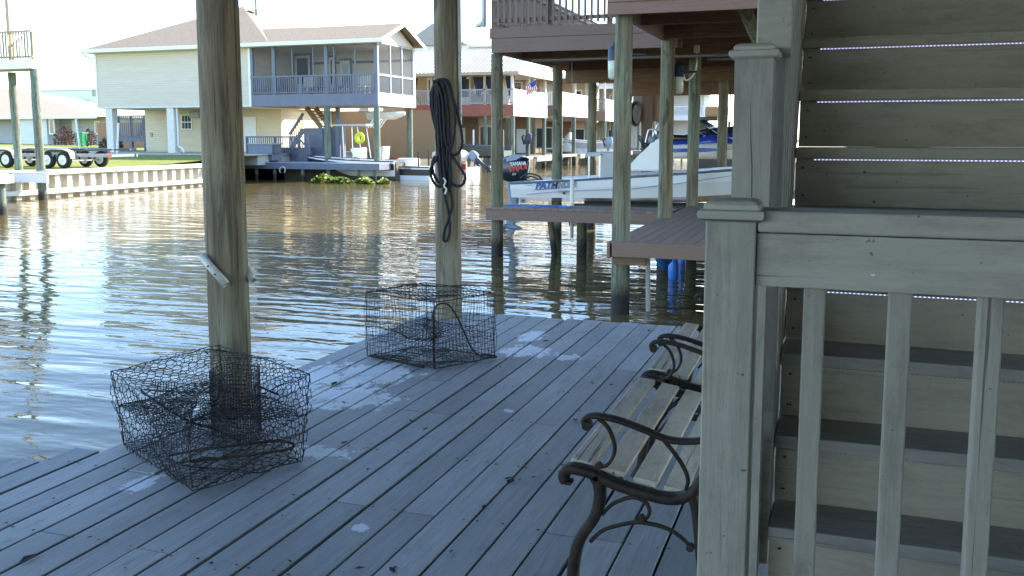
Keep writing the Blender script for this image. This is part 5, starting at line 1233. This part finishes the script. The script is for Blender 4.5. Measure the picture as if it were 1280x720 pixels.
p = atZ(62, 202, .47); trailer('boat_trailer', 'galvanised two axle boat trailer with white fenders on the sunny lawn', p.x, p.y, 2.9, gz(p.x, p.y), 2.0)
p = atZ(0, 190, .85); trailer('boat_trailer', 'second boat trailer farther back beside the pale bungalow', p.x-.4, p.y, 3.6, gz(p.x, p.y), 2.0)
for (pa, pb, Y, r, label) in (((95, 150), (101, 196), 40.5, .055, 'leaning white pole rising beside the two axle trailer'), ((148, 155), (146.5, 196), 41.0, .06, 'upright white pole by the concrete pad of the cream house')):
    a, c_ = atY(*pa, Y), atY(*pb, Y); b = MB(); c_.z = gz(c_.x, Y) - .05; b.tube([a, c_], r, 8); b.tube([a, a + Vector((0, 0, .05))], r*1.15, 8); tag(b.build('white_pole', M['white']), label, 'pole')

# ------------------------------------------------------------------ pale bungalow, white hall, bin and shrubs
YL = 66.0; gl = gz(-70, 66) - .05
bh = thing('bungalow', 'pale single storey house with tan hip roof beyond the lawn', 'house', (-74, YL, gl))
xr = atY(143, 150, YL).x; xl = xr - 22; zE = atY(60, 147, YL).z; xm_ = atY(40, 150, YL).x
zb = atY(60, 178, YL).z
b = MB(); b.box(xl, xr-.6, YL+.0, YL+10, gl-.6, zE); b.build('walls', M['greyside'], bh)
b = MB(); b.box(xm_, xr-6.2, YL-1.5, YL-.002, gl-.6, zE); b.build('front_room', M['whiteside'], bh)
pk = atY(30, 112, YL+5.5)
b = MB(); E0, E1, G0, G1 = xl-.6, xr, YL-2.1, YL+11
b.add([(E0, G0, zE), (E1, G0, zE), (E1, G1, zE), (E0, G1, zE), (pk.x-8, YL+4.5, pk.z), (pk.x, YL+4.5, pk.z)], [(0, 1, 5, 4), (1, 2, 5), (2, 3, 4, 5), (3, 0, 4), (3, 2, 1, 0)]); b.build('hip_roof', M['rooftan'], bh)
b = MB(); b.box(E0, E1, G0-.03, G0-.001, zE-.16, zE+.04); b.build('fascia_board', M['white'], bh)
for pa, pb, ya, yb in ((62, 69, 148, 168), (119, 125, 151, 168)):
    Yw = YL-1.5 if pa < 100 else YL; x0, x1 = atY(pa, 160, Yw).x, atY(pb, 160, Yw).x
    b = MB(); b.box(x0, x1, Yw-.08, Yw-.002, max(gl+.4, atY(pa, yb, Yw).z), atY(pa, ya, Yw).z-.0); o = b.build('window', M['white'], bh)
    b = MB(); b.box(x0+.12, x1-.12, Yw-.09, Yw-.081, max(gl+.4, atY(pa, yb, Yw).z)+.12, atY(pa, ya, Yw).z-.12); b.build('pane', M['glass'], o)
x0, x1 = atY(91, 160, YL-.0).x, atY(97, 160, YL).x; b = MB(); b.box(x0, x1, YL-.08, YL-.002, gl, atY(91, 150, YL).z); b.build('door', M['white'], bh)
hl = thing('white_hall', 'long white flat roofed building behind the bungalow', 'building', (-80, 92, 1))
YH = 96; x0, x1 = atY(52, 130, YH).x, atY(150, 130, YH).x; zT = atY(80, 113, YH).z
b = MB(); b.box(x0, x1, YH, YH+14, .3, zT); b.build('walls', M['whiteside'], hl)
b = MB(); b.box(x0-.3, x1+.3, YH-.3, YH+14.3, zT+.001, zT+.30); b.build('roof', M['white'], hl)
b = MB(); q = atY(120, 117, YH); b.box(q.x-.6, q.x+.5, YH-.05, YH-.002, q.z-.35, q.z+.45); b.build('vent', M['galv'], hl)
b = MB(); q = atY(108, 133, YH); b.box(q.x-1.0, q.x+1.0, YH-1.1, YH-.5, q.z-.6, q.z+.7); b.tube([q + Vector((1.6, -.8, -2.5)), q + Vector((1.6, -.8, .5))], .07, 6); b.build('air_unit', M['navy'], hl)
q = atY(102, 171, 59); g_ = gz(q.x, 59)
bn = thing('wheelie_bin', 'green wheeled rubbish bin in front of the bungalow', 'bin', (q.x, 59, g_))
b = MB(); b.prism([(q.x-.30, 58.7, g_+.06), (q.x+.30, 58.7, g_+.06), (q.x+.36, 58.7, g_+1.02), (q.x-.36, 58.7, g_+1.02)], (0, .65, 0)); b.build('body', M['binGreen'], bn, .03)
b = MB(); b.box(q.x-.40, q.x+.40, 58.64, 59.4, g_+1.021, g_+1.10); b.build('lid', M['binGreen'], bn, .03)
b = MB()
for sx in (-.25, .25): b.tube([(q.x+sx-.04, 59.3, g_+.12), (q.x+sx+.04, 59.3, g_+.12)], .12, 10)
b.build('wheels', M['tyre'], bn)
def shrub(x, y, r, h, n, mat, label, seed):
    rr = random.Random(seed); g_ = gz(x, y); t = thing('shrub', label, 'shrub', (x, y, g_)); b = MB(); s = MB()
    for k in range(9):
        a = rr.uniform(0, 6.28); q = rr.uniform(.2, .8)*r; s.tube([(x, y, g_), (x + q*.5*math.cos(a), y + q*.5*math.sin(a), g_ + h*.45), (x + q*math.cos(a), y + q*math.sin(a), g_ + h*rr.uniform(.7, .95))], [.03, .02, .008], 5)
    for k in range(n):
        a = rr.uniform(0, 6.28); q = r*math.sqrt(rr.random()); z = h*rr.uniform(.12, 1)*(1-.45*(q/r)**2); c_ = Vector((x + q*math.cos(a), y + q*math.sin(a), g_ + z)); sz = rr.uniform(.05, .13)
        u = Vector((rr.uniform(-1, 1), rr.uniform(-1, 1), rr.uniform(-.6, 1))).normalized()*sz; v_ = u.orthogonal().normalized()*sz*.5
        b.add([c_-u, c_+v_, c_+u, c_-v_], [(0, 1, 2, 3)])
    s.build('stems', M['mud'], t); b.build('leaves', M[mat], t)
q = atY(82, 168, 61); shrub(q.x, 61, .95, 1.6, 700, 'redleaf', 'dark bronze shrub by the bungalow window', 1)
q = atY(113, 168, 59.5); shrub(q.x, 59.5, .45, 1.6, 250, 'redleaf', 'thin reddish shrub right of the green bin', 2)
q = atY(142, 182, 46.4); shrub(q.x-.2, 46.4, .7, 1.0, 500, 'shrub', 'low green bush behind the left pillar of the cream house', 3)
q = atY(148, 165, 57); b = MB(); g_ = gz(q.x, 57); b.box(q.x-2.0, q.x+2.5, 57, 57.1, g_, g_+1.9)
tag(b.build('board_fence', M['stairwood']), 'brown board fence seen between the left pillar and the grey stairs', 'fence')

# ================================================================== HOUSES along the canal beyond
def row_house(label, x0, x1, y0, y1, zf, zth, ze, fas, sidefas, railm, wallm, roofm, roof_rise, seed, posts=4, low=M['tanside'], curtains=(), doors=3, ridge='x'):
    rr = random.Random(seed); t = thing('stilt_house', label, 'house', (x1, y0, 0))
    PH = 2.6                                                  # depth of the gallery in front
    b = MB(); b.box(x0, x1, y0, y0+.08, zf-zth, zf); b.build('front_beam', fas, t)
    b = MB(); b.box(x1-.08, x1, y0+.081, y1, zf-zth, zf); b.build('side_beam', sidefas, t)
    b = MB(); b.box(x0, x1-.081, y0+.081, y1, zf-.12, zf-.03); b.build('floor', M['beamy'], t)
    b = MB(); b.box(x0-3, x1-PH, y0+PH, y1, zf-zth, ze); b.build('walls', wallm, t)
    n = posts; w_ = x1 - x0
    for k in range(n):
        x = x0 + .1 + (w_-.2)*k/(n-1); b = MB(); b.box(x-.08, x+.08, y0+.0, y0+.16, zf, ze); b.build('gallery_post', M['offwhite'] if k == n-1 else M['tan'], t)
        b = MB(); piling(b, x, y0+.15, .16, -2.2, zf-zth, seed*10+k, 10); b.build('piling', M['fpile'], t)
    for k in range(1, 3): b = MB(); yy = y0 + (y1-y0)*k/2; piling(b, x1-.15, yy-.3, .16, -2.2, zf-zth, seed*10+k+5, 10); b.build('piling', M['fpile'], t); b = MB(); b.box(x1-.16, x1, yy-.4, yy-.24, zf, ze); b.build('gallery_post', M['offwhite'], t)
    zr_ = zf + 1.02
    b = MB(); b.box(x0, x1, y0, y0+.07, zr_-.05, zr_+.03); b.box(x0, x1, y0, y0+.05, zf+.08, zf+.15); x = x0
    while x < x1: b.box(x, x+.05, y0-.02, y0-.001, zf+.05, zr_-.05); x += .145
    b.build('front_railing', railm, t)
    b = MB(); b.box(x1-.07, x1, y0+.08, y1, zr_-.05, zr_+.03); b.box(x1-.05, x1, y0+.08, y1, zf+.08, zf+.15); y = y0+.1
    while y < y1: b.box(x1+.001, x1+.02, y, y+.05, zf+.05, zr_-.05); y += .145
    b.build('side_railing', M['offwhite'], t)
    E0, E1, G0, G1 = x0-3.4, x1+.5, y0-.5, y1+.5; gm_ = (y0+y1)/2
    b = MB()
    if ridge == 'x': b.add([(E0, G0, ze), (E1, G0, ze), (E1, G1, ze), (E0, G1, ze), (E0, gm_, ze+roof_rise), (E1, gm_, ze+roof_rise)], [(0, 1, 5, 4), (2, 3, 4, 5), (1, 2, 5), (3, 0, 4), (3, 2, 1, 0)])
    else: b.add([(E0, G0, ze), (E1, G0, ze), (E1, G1, ze), (E0, G1, ze), (E1-4.5, gm_, ze+roof_rise), (E0, gm_, ze+roof_rise)], [(0, 1, 4, 5), (1, 2, 4), (2, 3, 5, 4), (3, 0, 5), (3, 2, 1, 0)])
    b.build('roof', roofm, t)
    b = MB(); b.box(E0, E1, G0-.03, G0-.001, ze-.18, ze+.03); b.box(E1+.001, E1+.04, G0, G1, ze-.18, ze+.03); b.build('fascia_board', M['tan'] if roofm is M['metalroof'] else M['white'], t)
    for k in range(doors):                                    # doors and windows of the back wall of the gallery
        x = x0 + .6 + (w_-PH-1.8)*k/max(1, doors-1); hh = 2.05 if k % 2 == 0 else 1.2; zz = zf if k % 2 == 0 else zf+.85
        b = MB(); b.box(x, x+.95, y0+PH-.06, y0+PH-.002, zz, zz+hh); o = b.build('door' if k % 2 == 0 else 'window', M['white'], t)
        b = MB(); b.box(x+.14, x+.81, y0+PH-.07, y0+PH-.061, zz+.15+(.5 if k % 2 == 0 else 0), zz+hh-.14); b.build('pane', M['glass'], o)
    for x, wd, ln in curtains:
        b = MB(); ztop = ze-.25; m = 7; rs = []
        for r_ in range(6):
            f_ = r_/5; hw = wd*(1 - .75*f_)*.5; rs.append([Vector((x + hw*(2*j/(m-1)-1), y0+.20 + .05*math.sin(j*2.2), ztop - ln*f_)) for j in range(m)])
        a = rs; b.rings([r_ + [p + Vector((0, .02, 0)) for p in r_[::-1]] for r_ in a], True, True); b.build('curtain', M['navycloth'], t)
    # open ground floor: rear wall, a store with door, steps and clutter posts
    b = MB(); b.box(x0-3, x1-PH-1.5, y0+PH+1.5, y1, .13, zf-zth-.001); b.build('lower_walls', low, t)
    xw = x0 + w_*.25; b = MB(); b.box(xw, xw+.9, y0+PH+1.44, y0+PH+1.498, .15, 2.15); o = b.build('lower_door', M['white'], t)
    xw = x0 + w_*.5; b = MB(); b.box(xw, xw+1.5, y0+PH+1.44, y0+PH+1.498, .5, 2.3); o = b.build('lower_window', M['offwhite'], t)
    b = MB(); b.box(xw+.1, xw+1.4, y0+PH+1.43, y0+PH+1.439, .6, 2.2); b.build('pane', M['glass'], o)
    p_, q_ = Vector((x0+.3+.2*w_, y0+1.2, .2)), Vector((x0-.9+.1*w_, y0+1.2, zf-.2))
    for dy in (0, 1.0): b = MB(); b.bar(p_ + Vector((0, dy, 0)), q_ + Vector((0, dy, 0)), .06, .26); b.build('stair_stringer', M['greywood'], t); b = MB(); b.bar(p_ + Vector((0, dy, .95)), q_ + Vector((0, dy, .95)), .06, .10); b.build('stair_rail', M['greywood'], t)
    for k in range(9): c_ = lerp(p_, q_, (k+.5)/9); b = MB(); b.box(c_.x-.14, c_.x+.14, y0+1.24, y0+2.16, c_.z, c_.z+.04); b.build('step', M['greywood'], t)
    b = MB(); b.box(x0-1, x1+.6, y0-1.6, y0+PH, -.05, .12); b.box(x1-.4, x1+.8, y0+PH+.01, y1, -.05, .12); b.build('boat_dock', M['greywood'], t)
    b = MB(); b.box(x0-1, x1+.6, y0-1.66, y0-1.601, -.22, .11); b.box(x1+.801, x1+.86, y0+PH, y1, -.22, .11); b.build('dock_fascia', M['greywood'], t)
    for k in range(5):
        x = x0 + w_*k/4; b = MB(); b.tube([(x, y0-1.5, -2.3), (x, y0-1.5, -.23)], .12, 8); b.build('dock_post', M['npile'], t)
    for k in range(3): x = x1-.2-2.1*k; b = MB(); b.tube([(x, y0-1.45, .13), (x, y0-1.45, rr.uniform(1.2, 2.0))], .06, 6); b.build('mooring_post', M['white'] if k % 2 else M['greywood'], t)
    return t
XR = -20.5
def zAt(py, Y): return atY(600, py, Y).z
Y1 = 58.8; xB0 = atY(505, 120, Y1).x
cx = lambda px: atY(px, 100, Y1).x
row_house('raised house with redwood band, white metal roof and dark curtains on its gallery', xB0, XR, Y1, 66.5, zAt(131, Y1), .75, zAt(91, Y1), M['redpaint'], M['white'], M['slatelite'], M['tanside'], M['metalroof'], 1.9, 2, 5, M['plywood'], [(cx(516), .55, 1.4), (cx(577), .55, 1.1), (cx(597), .85, 1.35), (cx(615.5), 1.5, 1.25), (cx(636), .7, 1.3)], 4)
Y2 = 69.5; row_house('raised house with grey shingle roof and white side rail, second beyond the cream house', atY(600, 120, Y2).x, atY(702, 120, Y2).x, Y2, 78.5, zAt(133, Y2), .8, zAt(98, Y2), M['brown'], M['white'], M['white'], M['tanside'], M['roofgrey'], 2.6, 3, 4, M['stairwood'], [], 3, 'h')
Y3 = 82; row_house('raised house with tan walls and brown deck beam, third beyond the cream house', atY(640, 120, Y3).x, atY(757, 120, Y3).x, Y3, 90, zAt(140, Y3), .9, zAt(101, Y3), M['brown'], M['white'], M['greywood'], M['tanside'], M['roofgrey'], 2.8, 4, 4, M['stairwood'], [], 3, 'h')
Y4 = 94; row_house('raised house with blue grey walls, farthest in the row', atY(700, 120, Y4).x, atY(800, 120, Y4).x, Y4, 103, zAt(143, Y4), .8, zAt(112, Y4), M['slate'], M['slate'], M['slate'], M['greyside'], M['roofgrey'], 3, 5, 4, M['tanside'], [], 3, 'h')
Y5 = 108; row_house('white raised house at the far end seen under the raised deck', atY(800, 120, Y5).x-8, atY(905, 120, Y5).x, Y5, 116, zAt(146, Y5), .6, zAt(118, Y5), M['white'], M['white'], M['white'], M['whiteside'], M['metalroof'], 2.4, 6, 4, M['whiteside'], [], 3)
# taller pale house behind the redwood one
th = thing('pale_house', 'pale two storey house with wide roof behind the metal roofed house', 'house', (-34, 78, .2))
YT = 74; gA, gB = atY(513, 64, YT), atY(540, 30, YT); xr_ = atY(618, 60, YT).x
b = MB(); b.box(gA.x, xr_, YT, YT+9, 6, gA.z+.4); b.build('walls', M['whiteside'], th)
b = MB(); b.add([(gA.x-.6, YT-.6, gA.z+.4), (gA.x+5.4, YT-.6, gA.z+.4), (gA.x+5.4, YT+9.6, gA.z+.4), (gA.x-.6, YT+9.6, gA.z+.4), (gA.x+2.4, YT-.6, gB.z), (gA.x+2.4, YT+9.6, gB.z)], [(0, 4, 5, 3), (1, 2, 5, 4), (0, 1, 4), (2, 3, 5), (3, 2, 1, 0)]); b.build('gable_roof', M['roofgrey'], th)
b = MB(); q = atY(580, 48, YT); b.add([(gA.x+5.5, YT-.5, gA.z+.1), (xr_+.5, YT-.5, gA.z+.1), (xr_+.5, YT+9.5, gA.z+.1), (gA.x+5.5, YT+9.5, gA.z+.1), (gA.x+5.5, YT+4.5, q.z+.9), (xr_+.5, YT+4.5, q.z+.4)], [(0, 1, 5, 4), (1, 2, 5), (2, 3, 4, 5), (3, 0, 4), (3, 2, 1, 0)]); b.build('hip_roof', M['rooftan'], th)
# flag on the gallery
q = atY(648, 113, 58.6); fl = thing('flag', 'small flag with red and white stripes on a slanted pole at the redwood house', 'flag', q)
tip = q + Vector((1.3, -.4, .65)); b = MB(); b.tube([q, tip], .03, 6); b.build('pole', M['tan'], fl)
mats = [M['red'], M['white'], M['bluedecal']]
b = MB(); m = 13; U = Vector((.35, -.05, -1)).normalized()*.62; Vv = (q - tip)*.62
for i in range(m):
    f0_, f1_ = i/m, (i+1)/m; wv = lambda f: Vector((0, .06*math.sin(f*9), 0))
    for j in range(6):
        g0_, g1_ = j/6, (j+1)/6
        P_ = lambda f, g: tip + Vv*f + U*g + wv(f+g)
        b.add([P_(f0_, g0_), P_(f1_, g0_), P_(f1_, g1_), P_(f0_, g1_)], [(0, 1, 2, 3)], 2 if (f0_ < .5 and g0_ < .4) else i % 2)
b.build('cloth', mats, fl)

# dead leaves and specks of dirt dropped on the planks
b = MB(); rr = random.Random(77)
for k in range(170):
    x, y = rr.uniform(-3.0, -.8), rr.uniform(1.9, 6.9); a = rr.uniform(0, 6.28); l_ = rr.choice([.004, .006, .008, .012, .02]); wd = l_*rr.uniform(.35, .7)
    if k < 6: l_, wd = .032, .016
    u, v_ = Vector((math.cos(a), math.sin(a), 0)), Vector((-math.sin(a), math.cos(a), 0)); c_ = Vector((x, y, .004))
    b.add([c_-u*l_, c_-u*l_*.2+v_*wd+Vector((0, 0, l_*.25)), c_+u*l_+Vector((0, 0, l_*.3)), c_+u*l_*.1-v_*wd+Vector((0, 0, l_*.2))], [(0, 1, 2, 3)])
o = b.build('leaf_litter', M['rust']); o['kind'] = 'stuff'; o['label'] = 'dead leaves and dark bits scattered over the dock planks'; o['category'] = 'leaf litter'
